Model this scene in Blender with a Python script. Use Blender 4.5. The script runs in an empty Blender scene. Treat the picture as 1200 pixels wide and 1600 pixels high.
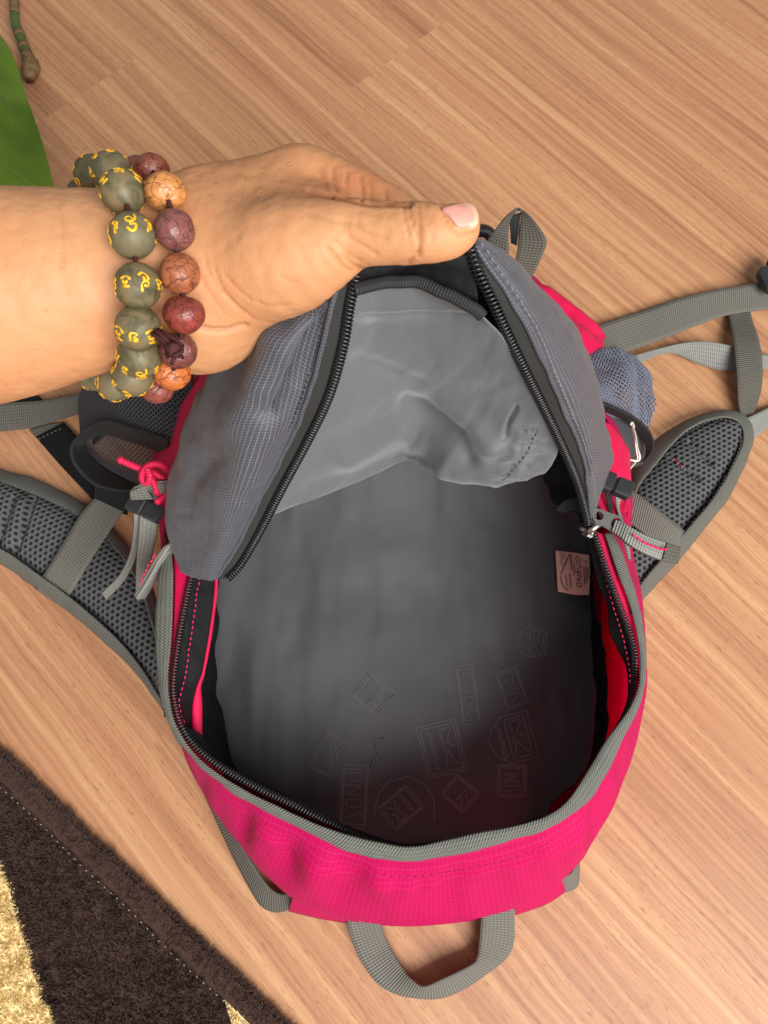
import bpy, math, random
import numpy as np
from mathutils import Vector
random.seed(7); rng = np.random.default_rng(7)
S = bpy.context.scene; COL = S.collection
# ---------------------------------------------------------------- camera
H = 0.62; TILT = math.radians(17.0); F = 1203.0      # metres above the floor, lean, focal length in photo pixels
cd = bpy.data.cameras.new("camera"); cam = bpy.data.objects.new("camera", cd); COL.objects.link(cam)
cam.location = (0, 0, H); cam.rotation_euler = (TILT, 0, 0)
cd.sensor_fit = 'HORIZONTAL'; cd.sensor_width = 36.0; cd.lens = 36.0*F/1200.0
cd.clip_start = 0.02; cd.clip_end = 60
cd.dof.use_dof = True; cd.dof.focus_distance = 0.42; cd.dof.aperture_fstop = 30.0
S.camera = cam
# ---------------------------------------------------------------- room light
W = bpy.data.worlds.new("World"); S.world = W; W.use_nodes = True
bgn = W.node_tree.nodes["Background"]; bgn.inputs[0].default_value = (0.95, 0.975, 1.0, 1); bgn.inputs[1].default_value = 0.34
def area(name, loc, target, sx, sy, power, color):
    l = bpy.data.lights.new(name, 'AREA'); l.shape = 'RECTANGLE'; l.size = sx; l.size_y = sy; l.energy = power; l.color = color
    o = bpy.data.objects.new(name, l); COL.objects.link(o); o.location = loc
    o.rotation_euler = (Vector(target)-Vector(loc)).to_track_quat('-Z', 'Y').to_euler()
    return o
area("window_light", (1.35, -1.85, 2.55), (0, 0.14, 0.05), 2.4, 2.1, 245, (1.0, 0.985, 0.97))
S.view_settings.view_transform = 'Standard'; S.view_settings.look = 'None'; S.view_settings.exposure = 0.0; S.view_settings.gamma = 1.0
S.cycles.max_bounces = 8; S.cycles.transparent_max_bounces = 16
S.cycles.use_denoising = True

# ---------------------------------------------------------------- helpers: place and shape
st_, ct_ = math.sin(TILT), math.cos(TILT)
def ray(px, py):
    x = (px-600)/F; y = (800-py)/F
    return np.array([x, y*ct_ + st_, y*st_ - ct_])      # camera looks along -z, leaned forward to +y
def P(px, py, z):                                       # photo direction and height above the floor -> point in the room
    d = ray(px, py); t = (z-H)/d[2]
    return np.array([0, 0, H]) + d*t
def PT(px, py, t):                                      # photo direction and distance along the lens axis
    return np.array([0, 0, H]) + ray(px, py)*t
def proj(p):
    q = np.asarray(p, float) - np.array([0, 0, H])
    y = q[..., 1]*ct_ + q[..., 2]*st_; zz = -(-q[..., 1]*st_ + q[..., 2]*ct_)
    return 600+F*q[..., 0]/zz, 800-F*y/zz, zz
def pts(L):
    return np.array([P(*p) for p in L])
def cr(p, n, closed=False):
    """smooth curve through the points, n samples evenly spaced along it"""
    p = np.asarray(p, float); m = len(p)
    if m == 2 and not closed:
        s = np.linspace(0, 1, n)[:, None]; return p[0]*(1-s)+p[1]*s
    if closed: q = np.vstack([p[-1], p, p[0], p[1]]); seg = m
    else: q = np.vstack([2*p[0]-p[1], p, 2*p[-1]-p[-2]]); seg = m-1
    k = 14; out = []
    for i in range(seg):
        a, b, c, d = q[i], q[i+1], q[i+2], q[i+3]
        s = np.linspace(0, 1, k, endpoint=False)[:, None]
        out.append(0.5*((2*b)+(-a+c)*s+(2*a-5*b+4*c-d)*s**2+(-a+3*b-3*c+d)*s**3))
    out = np.vstack(out+[q[seg+1][None]])
    L = np.r_[0, np.cumsum(np.linalg.norm(np.diff(out, axis=0), axis=1))]
    s = np.linspace(0, L[-1], n+1)[:-1] if closed else np.linspace(0, L[-1], n)
    return np.stack([np.interp(s, L, out[:, j]) for j in range(out.shape[1])], 1)
def crp(p, n):
    """smooth curve sampled evenly by control point index (keeps rows of a net aligned)"""
    p = np.asarray(p, float); m = len(p)
    if m == 2:
        s = np.linspace(0, 1, n)[:, None]; return p[0]*(1-s)+p[1]*s
    q = np.vstack([2*p[0]-p[1], p, 2*p[-1]-p[-2]])
    x = np.linspace(0, m-1, n); i = np.minimum(x.astype(int), m-2); s = (x-i)[:, None]
    a, b, c, d = q[i], q[i+1], q[i+2], q[i+3]
    return 0.5*((2*b)+(-a+c)*s+(2*a-5*b+4*c-d)*s**2+(-a+3*b-3*c+d)*s**3)
def net(rows, nu, nv, world=False):
    R = [crp(r if world else pts(r), nu) for r in rows]
    R = np.array(R)
    return np.stack([crp(R[:, j], nv) for j in range(nu)], 1)      # (nv, nu, 3)
def strip(A, B, n, m=6, camber=0.0, world=False):
    a = cr(A if world else pts(A), n); b = cr(B if world else pts(B), n)
    s = np.linspace(0, 1, m)[:, None, None]
    g = a[None]*(1-s)+b[None]*s
    if camber: g = g + gnorm(g)*(camber*(4*s*(1-s)))
    return g
def gnorm(g):
    du = np.gradient(g, axis=1); dv = np.gradient(g, axis=0)
    n = np.cross(du, dv); L = np.linalg.norm(n, axis=2, keepdims=True); n = n/np.maximum(L, 1e-12)
    toc = np.array([0, 0, H])-g
    if (n*toc).sum() < 0: n = -n
    return n
def hsh(i, j, k, s):
    n = (i*374761393+j*668265263+k*2147483647+s*1274126177) & 0xffffffff
    n = ((n ^ (n >> 13))*1274126177) & 0xffffffff
    return ((n ^ (n >> 16)) & 0xffff)/65535.0
def vn(p, scale, seed=0):
    q = np.asarray(p, float)*scale; i = np.floor(q).astype(np.int64); f = q-i; f = f*f*(3-2*f); r = 0
    for a in (0, 1):
        for b in (0, 1):
            for c in (0, 1):
                w = (f[..., 0] if a else 1-f[..., 0])*(f[..., 1] if b else 1-f[..., 1])*(f[..., 2] if c else 1-f[..., 2])
                r = r + w*hsh(i[..., 0]+a, i[..., 1]+b, i[..., 2]+c, seed)
    return r*2-1
def fbm(p, scale, seed=0, o=3):
    return sum(vn(p, scale*2**k, seed+k)*0.5**k for k in range(o))
def guv(g):
    u = np.linalg.norm(np.diff(g, axis=1), axis=2).mean(0); v = np.linalg.norm(np.diff(g, axis=0), axis=2).mean(1)
    u = np.r_[0, np.cumsum(u)]; v = np.r_[0, np.cumsum(v)]
    U, V = np.meshgrid(u, v); return np.stack([U, V], 2)
def mk(name, v, f, mat, parent=None, uv=None, smooth=True, label=None, kind=None, mats=None, mi=None):
    me = bpy.data.meshes.new(name)
    v = np.asarray(v, float).reshape(-1, 3)
    me.from_pydata(v.tolist(), [], [list(map(int, q)) for q in f]); 
    for m_ in (mats or [mat]): me.materials.append(m_)
    if mi is not None: me.polygons.foreach_set("material_index", np.asarray(mi, np.int32))
    if uv is not None:
        ul = me.uv_layers.new(name="UVMap"); li = np.empty(len(me.loops), np.int32); me.loops.foreach_get("vertex_index", li)
        ul.data.foreach_set("uv", np.asarray(uv, np.float32).reshape(-1, 2)[li].ravel())
    if smooth: me.polygons.foreach_set("use_smooth", np.ones(len(me.polygons), bool))
    me.update()
    o = bpy.data.objects.new(name, me); COL.objects.link(o)
    if parent is not None: o.parent = parent
    if label: o['label'] = label
    if kind: o['kind'] = kind
    return o
def cloth(name, g, mat, parent=None, t=0.0012, disp=None, closed=False, label=None, kind=None):
    """a sheet of cloth with real thickness; g is a grid of points, its front faces the camera side"""
    nv, nu = g.shape[:2]; uv = guv(g); n = gnorm(g)
    if disp is not None: g = g + n*disp(g, uv)[..., None]; n = gnorm(g)
    a = g.reshape(-1, 3); b = (g-n*t).reshape(-1, 3); N = nv*nu
    idx = np.arange(N).reshape(nv, nu); f = []
    q = np.stack([idx[:-1, :-1], idx[:-1, 1:], idx[1:, 1:], idx[1:, :-1]], -1).reshape(-1, 4)
    p0, p1, p2 = a[q[0, 0]], a[q[0, 1]], a[q[0, 3]]
    flip = np.dot(np.cross(p1-p0, p2-p0), n.reshape(-1, 3)[q[0, 0]]) < 0
    if flip: q = q[:, ::-1]
    f = [q, (q[:, ::-1]+N)]
    bd = np.r_[idx[0, :-1], idx[:-1, -1], idx[-1, :0:-1], idx[:0:-1, 0]]; bn = np.roll(bd, -1)
    side = np.stack([bd, bd+N, bn+N, bn], -1)
    if flip: side = side[:, ::-1]
    f = np.vstack(f+[side])
    return mk(name, np.vstack([a, b]), f, mat, parent, np.vstack([uv.reshape(-1, 2)]*2), label=label, kind=kind)
def frames(c):
    t = np.gradient(c, axis=0); t /= np.maximum(np.linalg.norm(t, axis=1, keepdims=True), 1e-12)
    toc = np.array([0, 0, H])-c; s = np.cross(t, toc); s /= np.maximum(np.linalg.norm(s, axis=1, keepdims=True), 1e-12)
    n = np.cross(s, t); return t, s, n
def tube_vf(c, r, k=10, cap=True, flat=1.0, base=0):
    c = np.asarray(c, float); n = len(c); r = np.broadcast_to(np.asarray(r, float), (n,))
    t, s, nn = frames(c); th = np.linspace(0, 2*np.pi, k, endpoint=False)
    v = c[:, None]+r[:, None, None]*(np.cos(th)[None, :, None]*s[:, None]+flat*np.sin(th)[None, :, None]*nn[:, None])
    idx = np.arange(n*k).reshape(n, k); nx = np.roll(idx, -1, 1)
    f = np.stack([idx[:-1], nx[:-1], nx[1:], idx[1:]], -1).reshape(-1, 4)+base
    f = [list(q) for q in f]
    if cap: f += [list(idx[0][::-1]+base), list(idx[-1]+base)]
    L = np.r_[0, np.cumsum(np.linalg.norm(np.diff(c, axis=0), axis=1))]
    uv = np.stack(np.broadcast_arrays(L[:, None], (th*r.mean())[None]), -1).reshape(-1, 2)
    return v.reshape(-1, 3), f, uv
def tube(name, c, r, mat, parent=None, k=10, flat=1.0, label=None, kind=None):
    v, f, uv = tube_vf(c, r, k, True, flat); return mk(name, v, f, mat, parent, uv, label=label, kind=kind)
def coil(name, c, mat, parent, w=0.0045, h=0.0026, pitch=0.0019, r=0.00052, label=None):
    """zipper teeth: one continuous coil running along the curve"""
    L = np.linalg.norm(np.diff(c, axis=0), axis=1).sum(); turns = int(L/pitch); n = turns*10
    cc = cr(c, n); t, s, nn = frames(cc); th = np.linspace(0, 2*np.pi*turns, n)
    path = cc+s*(np.cos(th)*w/2)[:, None]+nn*(np.sin(th)*h/2)[:, None]
    v, f, uv = tube_vf(path, r, 5); return mk(name, v, f, mat, parent, uv, label=label, kind='stuff')
def stitches(name, c, mat, parent, ln=0.0026, gap=0.0014, r=0.00035, lift=0.0006, label=None):
    L = np.linalg.norm(np.diff(c, axis=0), axis=1).sum(); n = max(2, int(L/(ln+gap))); cc = cr(c, n*8)
    t, s, nn = frames(cc); cc = cc+nn*lift; V = []; Fc = []; b = 0; kk = max(3, int(8*ln/(ln+gap)))
    for i in range(n):
        q = cc[i*8:i*8+kk].copy()+s[i*8]*rng.normal(0, 0.00012); q[0] -= nn[i*8]*lift; q[-1] -= nn[i*8]*lift
        v, f, _ = tube_vf(q, r, 5, True, 1, b); V.append(v); Fc += f; b += len(v)
    return mk(name, np.vstack(V), Fc, mat, parent, label=label, kind='stuff')
def joined(name, parts, mat, parent, label=None, kind=None, smooth=True):
    V = []; Fc = []; b = 0
    for v, f in parts:
        V.append(v); Fc += [[int(i)+b for i in q] for q in f]; b += len(v)
    return mk(name, np.vstack(V), Fc, mat, parent, label=label, kind=kind, smooth=smooth)
def box_vf(c, X, Y, Z, bev=0.15):
    """chamfered block; X, Y, Z are half-axis vectors"""
    bm_v = []; k = 1-bev
    for sx in (-1, 1):
        for sy in (-1, 1):
            for sz in (-1, 1):
                for ax in range(3):
                    m = [k, k, k]; m[ax] = 1
                    bm_v.append(np.asarray(c)+np.asarray(X)*sx*m[0]+np.asarray(Y)*sy*m[1]+np.asarray(Z)*sz*m[2])
    v = np.array(bm_v); id_ = lambda sx, sy, sz, ax: ((sx*2+sy)*2+sz)*3+ax
    f = []
    for s in (0, 1):
        for ax in range(3):
            o = [(0, 0), (1, 0), (1, 1), (0, 1)]; q = []
            for (p, r_) in o:
                t = [0, 0, 0]; t[ax] = s; t[(ax+1) % 3] = p; t[(ax+2) % 3] = r_
                q.append(id_(*t, ax))
            f.append(q if s else q[::-1])
    for ax in range(3):
        for p in (0, 1):
            for r_ in (0, 1):
                a = [0, 0, 0]; a[(ax+1) % 3] = p; a[(ax+2) % 3] = r_; b_ = list(a); b_[ax] = 1
                f.append([id_(*a, (ax+1) % 3), id_(*b_, (ax+1) % 3), id_(*b_, (ax+2) % 3), id_(*a, (ax+2) % 3)])
    for sx in (0, 1):
        for sy in (0, 1):
            for sz in (0, 1): f.append([id_(sx, sy, sz, 0), id_(sx, sy, sz, 1), id_(sx, sy, sz, 2)])
    return v, f
def fixn(o):
    import bmesh
    bm = bmesh.new(); bm.from_mesh(o.data); bmesh.ops.recalc_face_normals(bm, faces=bm.faces); bm.to_mesh(o.data); bm.free(); return o
def thing(name, label, cat, loc=(0, 0, 0), group=None):
    o = bpy.data.objects.new(name, None); COL.objects.link(o); o.empty_display_size = 0.02
    o['label'] = label; o['category'] = cat
    if group: o['group'] = group
    return o
# ---------------------------------------------------------------- helpers: materials
def lin(r, g, b):
    return tuple(((c/255/12.92) if c/255 <= 0.04045 else ((c/255+0.055)/1.055)**2.4) for c in (r, g, b))+(1.0,)
class M:
    def __init__(s, name):
        s.m = bpy.data.materials.new(name); s.m.use_nodes = True; s.t = s.m.node_tree
        s.b = s.t.nodes["Principled BSDF"]; s.out = s.t.nodes["Material Output"]
    def n(s, typ, **kw):
        nd = s.t.nodes.new(typ)
        for k, v in kw.items():
            if k[0] == '_': setattr(nd, k[1:], v)
        for k, v in kw.items():
            if k[0] != '_': s.put(nd.inputs[k.replace('__', ' ') if not k.startswith('i') or not k[1:].isdigit() else int(k[1:])], v)
        return nd
    def put(s, sock, v):
        if isinstance(v, bpy.types.NodeSocket): s.t.links.new(v, sock)
        elif v is not None:
            if hasattr(sock.default_value, '__len__') and not hasattr(v, '__len__'): sock.default_value = [v]*len(sock.default_value)
            elif hasattr(sock.default_value, '__len__'): sock.default_value = list(v)[:len(sock.default_value)]
            else: sock.default_value = v
    def math(s, op, a, b=None, c=None, clamp=False):
        nd = s.t.nodes.new('ShaderNodeMath'); nd.operation = op; nd.use_clamp = clamp
        for i, v in enumerate((a, b, c)):
            if v is not None: s.put(nd.inputs[i], v)
        return nd.outputs[0]
    def uv(s): return s.n('ShaderNodeTexCoord').outputs['UV']
    def obj(s): return s.n('ShaderNodeTexCoord').outputs['Object']
    def mapv(s, v, scale=(1, 1, 1), rot=(0, 0, 0), loc=(0, 0, 0)):
        return s.n('ShaderNodeMapping', Vector=v, Scale=scale, Rotation=rot, Location=loc).outputs[0]
    def noise(s, v, scale, detail=3, rough=0.55, dist=0.0):
        return s.n('ShaderNodeTexNoise', Vector=v, Scale=scale, Detail=detail, Roughness=rough, Distortion=dist).outputs[0]
    def ramp(s, f, stops):
        nd = s.n('ShaderNodeValToRGB', Fac=f); e = nd.color_ramp.elements
        while len(e) < len(stops): e.new(0.5)
        for q, (p, c) in zip(e, stops): q.position = p; q.color = c if len(c) == 4 else tuple(c)+(1,)
        return nd.outputs[0]
    def mix(s, f, a, b, mode='MIX'):
        nd = s.t.nodes.new('ShaderNodeMix'); nd.data_type = 'RGBA'; nd.blend_type = mode
        s.put(nd.inputs[0], f); s.put(nd.inputs[6], a); s.put(nd.inputs[7], b); return nd.outputs[2]
    def sep(s, v):
        nd = s.n('ShaderNodeSeparateXYZ', Vector=v); return nd.outputs
    def bump(s, h, dist, strength=1.0, prev=None):
        nd = s.n('ShaderNodeBump', Height=h, Distance=dist, Strength=strength)
        if prev is not None: s.t.links.new(prev, nd.inputs['Normal'])
        return nd.outputs[0]
    def fin(s, color=None, rough=0.6, normal=None, spec=0.4, **kw):
        if color is not None: s.put(s.b.inputs['Base Color'], color)
        s.put(s.b.inputs['Roughness'], rough); s.put(s.b.inputs['Specular IOR Level'], spec)
        if normal is not None: s.put(s.b.inputs['Normal'], normal)
        for k, v in kw.items(): s.put(s.b.inputs[k.replace('_', ' ')], v)
        return s.m
def line_mask(m, x, period, width):
    """1 on thin threads that repeat every period"""
    fr = m.math('FRACT', m.math('DIVIDE', x, period)); d = m.math('ABSOLUTE', m.math('SUBTRACT', fr, 0.5))
    return m.math('LESS_THAN', d, width/period/2)
def ripstop(name, base, thread, period=0.0024, tw=0.00035, amount=0.5, rough=0.5, trans=0.0, sheen=0.1, both=True, dash=0.0):
    m = M(name); u = m.uv(); x, y, _ = m.sep(u)
    lx = line_mask(m, x, period, tw); ly = line_mask(m, y, period, tw)
    dashn = m.math('GREATER_THAN', m.math('FRACT', m.math('DIVIDE', y, 0.0011)), 0.45)
    lx = m.math('MULTIPLY', lx, dashn)
    g = m.math('MAXIMUM', lx, m.math('MULTIPLY', ly, 0.55 if both else 0.35))
    big = m.noise(u, 55, 3); 
    c = m.mix(m.math('MULTIPLY', big, 0.5), base, tuple(v*0.82 for v in base[:3])+(1,))
    c = m.mix(m.math('MULTIPLY', g, amount), c, thread)
    wv = m.math('ADD', m.math('SINE', m.math('MULTIPLY', x, 2*math.pi/0.0006)), m.math('SINE', m.math('MULTIPLY', y, 2*math.pi/0.0006)))
    b = m.bump(m.noise(m.mapv(u, (1, 1, 1)), 130, 4), 0.0012, 0.35)
    b = m.bump(wv, 0.00006, 0.5, b); b = m.bump(g, 0.00015, 0.8, b)
    m.fin(c, rough, b, 0.4)
    m.put(m.b.inputs['Sheen Weight'], sheen); m.put(m.b.inputs['Sheen Roughness'], 0.4)
    if trans:
        tr = m.n('ShaderNodeBsdfTranslucent', Color=c); mx = m.n('ShaderNodeMixShader', i0=trans, i1=m.b.outputs[0], i2=tr.outputs[0])
        m.t.links.new(mx.outputs[0], m.out.inputs[0])
    return m.m
def webbing(name, base, rib=0.0019, rough=0.7, bump=0.0004, diag=False):
    m = M(name); u = m.uv(); x, y, _ = m.sep(u)
    if diag: x = m.math('ADD', x, m.math('MULTIPLY', y, 0.55))
    w = m.math('SINE', m.math('MULTIPLY', x, 2*math.pi/rib)); w2 = m.math('SINE', m.math('MULTIPLY', y, 2*math.pi/0.0024))
    h = m.math('ADD', w, m.math('MULTIPLY', w2, 0.45))
    f = m.math('MULTIPLY_ADD', h, 0.32, 0.5, True)
    nz = m.noise(u, 60, 3)
    dk = tuple(v*0.55 for v in base[:3])+(1,); lt = tuple(min(1, v*1.35) for v in base[:3])+(1,)
    c = m.mix(f, dk, lt); c = m.mix(m.math('MULTIPLY', nz, 0.35), c, dk)
    b = m.bump(h, bump, 0.7); b = m.bump(m.noise(u, 900, 2), 0.0002, 0.3, b)
    m.fin(c, rough, b, 0.35); m.put(m.b.inputs['Sheen Weight'], 0.04)
    return m.m
# ---------------------------------------------------------------- materials
def wood_mat():
    m = M("laminate_wood"); o = m.obj()
    g = m.mapv(o, rot=(0, 0, math.radians(47.5)))             # x runs along the grain
    gx, gy, _ = m.sep(g)
    row = m.math('FLOOR', m.math('DIVIDE', gy, 0.135)); rr = m.n('ShaderNodeTexWhiteNoise', _noise_dimensions='1D', W=row).outputs[0]
    seg = m.math('FLOOR', m.math('ADD', m.math('DIVIDE', gx, 0.62), m.math('MULTIPLY', rr, 7.3)))
    sid = m.math('ADD', m.math('MULTIPLY', row, 17.13), m.math('MULTIPLY', seg, 5.71))
    rs = m.n('ShaderNodeTexWhiteNoise', _noise_dimensions='1D', W=sid).outputs[0]
    off = m.n('ShaderNodeCombineXYZ', X=m.math('MULTIPLY', rs, 0.9), Y=m.math('MULTIPLY', rs, 0.004), Z=0.0).outputs[0]
    gv = m.n('ShaderNodeVectorMath', _operation='ADD', i0=g, i1=off).outputs[0]
    wob = m.noise(m.mapv(gv, (5, 9, 1)), 1.0, 2)
    wv = m.n('ShaderNodeCombineXYZ', X=0.0, Y=m.math('MULTIPLY', wob, 0.014), Z=0.0).outputs[0]
    gv = m.n('ShaderNodeVectorMath', _operation='ADD', i0=gv, i1=wv).outputs[0]
    a = m.noise(m.mapv(gv, (1.3, 46, 1)), 1.0, 4, 0.55)      # broad bands
    b = m.noise(m.mapv(gv, (2.6, 190, 1)), 1.0, 4, 0.62)    # streaks
    fine = m.noise(m.mapv(gv, (14, 900, 1)), 1.0, 3, 0.6)
    f = m.math('ADD', m.math('MULTIPLY', a, 0.45), m.math('MULTIPLY', b, 0.55))
    c = m.ramp(f, [(0.30, lin(134, 88, 62)), (0.42, lin(160, 112, 80)), (0.50, lin(174, 126, 90)), (0.58, lin(186, 140, 100)), (0.69, lin(202, 160, 116))])
    c = m.mix(m.math('MULTIPLY', m.math('SUBTRACT', fine, 0.5), 1.1, None, True), c, lin(150, 98, 72))
    pv = m.mapv(gv, (95, 1150, 1)); po = m.noise(pv, 1.0, 2, 0.5)  # short dark pores
    pm = m.math('MULTIPLY', m.math('GREATER_THAN', po, 0.635), m.math('GREATER_THAN', m.noise(m.mapv(gv, (6, 26, 1)), 1.0, 2), 0.44))
    c = m.mix(m.math('MULTIPLY', pm, 0.5), c, lin(112, 66, 44))
    tone = m.math('MULTIPLY_ADD', rs, 0.05, 0.975); c = m.mix(1.0, c, m.n('ShaderNodeCombineColor', i0=tone, i1=tone, i2=tone).outputs[0], 'MULTIPLY')
    dust = m.math('GREATER_THAN', m.n('ShaderNodeTexVoronoi', Vector=o, Scale=9.0).outputs['Distance'], 0.0)
    sp = m.n('ShaderNodeTexVoronoi', Vector=o, Scale=11.0, Randomness=1.0).outputs['Distance']
    c = m.mix(m.math('LESS_THAN', sp, 0.012), c, lin(90, 62, 48))
    bmp = m.bump(m.math('ADD', b, m.math('MULTIPLY', fine, 0.5)), 0.0006, 0.25)
    bmp = m.bump(pm, 0.0002, 0.25, bmp)
    rgh = m.math('MULTIPLY_ADD', m.noise(o, 7, 4), 0.18, 0.36)
    return m.fin(c, rgh, bmp, 0.35)
def skin_mat():
    m = M("skin"); o = m.obj()
    va = m.n('ShaderNodeVertexColor', _layer_name='tint').outputs[0]
    nz = m.noise(o, 60, 4, 0.6); n2 = m.noise(o, 260, 3, 0.6)
    c = m.mix(nz, lin(180, 128, 88), lin(201, 150, 106))
    c = m.mix(m.math('MULTIPLY', m.math('GREATER_THAN', n2, 0.62), 0.14), c, lin(176, 112, 74))
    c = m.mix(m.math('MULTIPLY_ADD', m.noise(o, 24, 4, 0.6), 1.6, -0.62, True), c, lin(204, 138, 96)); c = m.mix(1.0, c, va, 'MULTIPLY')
    vor = m.n('ShaderNodeTexVoronoi', Vector=m.mapv(o, (1, 1, 1)), Scale=900.0).outputs['Distance']
    fold = m.noise(m.mapv(o, (420, 90, 150), (0, 0, 0.5)), 1.0, 4, 0.62)
    b = m.bump(vor, 0.0002, 0.4); b = m.bump(fold, 0.0003, 0.15, b); b = m.bump(m.noise(o, 420, 4, 0.65), 0.0003, 0.2, b)
    m.fin(c, m.math('MULTIPLY_ADD', nz, 0.15, 0.46), b, 0.32)
    m.put(m.b.inputs['Subsurface Weight'], 0.18); m.put(m.b.inputs['Subsurface Radius'], (1.0, 0.4, 0.2)); m.put(m.b.inputs['Subsurface Scale'], 0.004)
    return m.m
def plain(name, c, rough=0.5, spec=0.4, nscale=0, nd=0.0004, var=0.0, **kw):
    m = M(name); o = m.obj(); col = c; b = None
    if var: col = m.mix(m.math('MULTIPLY', m.noise(o, max(nscale, 40)*0.5, 4), var*2), c, tuple(v*0.55 for v in c[:3])+(1,))
    if nscale: b = m.bump(m.noise(o, nscale, 4), nd, 0.6)
    return m.fin(col, rough, b, spec, **kw)
def leaf_mat():
    m = M("leaf_green"); u = m.uv(); x, y, _ = m.sep(u); o = m.obj()
    c = m.ramp(m.noise(o, 11, 2, 0.5), [(0.30, lin(66, 92, 12)), (0.55, lin(100, 128, 28)), (0.80, lin(136, 162, 58))])
    c = m.mix(m.math('MULTIPLY', m.math('SUBTRACT', m.noise(o, 60, 5, 0.7), 0.5), 0.35, None, True), c, lin(160, 178, 78))
    b = m.bump(m.noise(o, 90, 2), 0.0002, 0.2)
    m.fin(c, 0.28, b, 0.5)
    tr = m.n('ShaderNodeBsdfTranslucent', Color=c); mx = m.n('ShaderNodeMixShader', i0=0.3, i1=m.b.outputs[0], i2=tr.outputs[0]); m.t.links.new(mx.outputs[0], m.out.inputs[0])
    return m.m
def bead_olive():
    m = M("olive_bead"); o = m.obj(); info = m.n('ShaderNodeObjectInfo').outputs['Random']
    v = m.n('ShaderNodeVectorMath', _operation='ADD', i0=o, i1=m.n('ShaderNodeCombineXYZ', X=info, Y=info, Z=0.0).outputs[0]).outputs[0]
    c = m.ramp(m.noise(v, 85, 4, 0.6, 1.2), [(0.32, lin(66, 60, 40)), (0.46, lin(94, 86, 60)), (0.56, lin(112, 100, 72)), (0.68, lin(126, 96, 66))])
    c = m.mix(m.math('MULTIPLY', info, 0.5), c, lin(104, 100, 78))
    return m.fin(c, 0.5, m.bump(m.noise(v, 700, 3), 0.0001, 0.4), 0.35)
def bead_brown():
    m = M("seed_bead"); o = m.obj(); info = m.n('ShaderNodeObjectInfo').outputs['Random']
    v = m.n('ShaderNodeVectorMath', _operation='ADD', i0=o, i1=m.n('ShaderNodeCombineXYZ', X=info, Y=info, Z=info).outputs[0]).outputs[0]
    base = m.n('ShaderNodeObjectInfo').outputs['Color']
    nz = m.noise(v, 150, 4, 0.65, 1.4); c = m.mix(m.math('MULTIPLY_ADD', nz, 2.2, -0.9, True), base, tuple([0.035, 0.014, 0.012, 1]))
    c = m.mix(0.25, c, base)
    cr_ = m.n('ShaderNodeTexVoronoi', Vector=m.n('ShaderNodeVectorMath', _operation='ADD', i0=v, i1=m.n('ShaderNodeVectorMath', _operation='MULTIPLY', i0=m.n('ShaderNodeTexNoise', Vector=v, Scale=210.0).outputs[1], i1=(.006, .006, .006)).outputs[0]).outputs[0], Scale=170.0, _feature='DISTANCE_TO_EDGE').outputs[0]
    ln = m.math('LESS_THAN', cr_, 0.035); c = m.mix(m.math('MULTIPLY', m.math('MULTIPLY', ln, m.math('GREATER_THAN', m.noise(v, 110, 2), 0.47)), 0.6), c, lin(48, 24, 20))
    b = m.bump(m.math('MINIMUM', cr_, 0.15), 0.0011, 0.6); b = m.bump(nz, 0.0014, 0.6, b)
    return m.fin(c, 0.33, b, 0.5)
def spacer_mat():
    m = M("spacer_mesh"); u = m.uv(); va = m.n('ShaderNodeVertexColor', _layer_name='hole').outputs[0]
    c = m.mix(va, lin(82, 83, 83), lin(14, 14, 15))
    return m.fin(c, 0.75, m.bump(m.noise(u, 1500, 3), 0.0003, 0.5), 0.3)
def lining_mat(name, base, tri=0.25, rough=0.42, spec=0.45):
    m = M(name); u = m.uv(); x, y, _ = m.sep(u)
    tw = m.math('SINE', m.math('MULTIPLY', m.math('ADD', x, y), 2*math.pi/0.0013))
    nz = m.noise(u, 30, 4); c = m.mix(m.math('MULTIPLY', nz, 0.5), base, tuple(v*0.78 for v in base[:3])+(1,))
    c = m.mix(m.math('MULTIPLY_ADD', tw, 0.25, 0.25), c, tuple(v*1.7 for v in base[:3])+(1,))
    b = m.bump(m.noise(u, 60, 5, 0.6), 0.0007, 0.3); b = m.bump(tw, 0.0001, 0.6, b)
    return m.fin(c, rough, b, spec, Sheen_Weight=tri)
def pile_mat(name, a, b_):
    m = M(name); o = m.obj(); r = m.n('ShaderNodeTexWhiteNoise', Vector=m.mapv(o, (900, 900, 0))).outputs[0]
    c = m.mix(m.math('MULTIPLY', m.math('ADD', r, m.noise(o, 35, 3)), 0.5), a, b_)
    return m.fin(c, 1.0, None, 0.05, Sheen_Weight=0.1)
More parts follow.
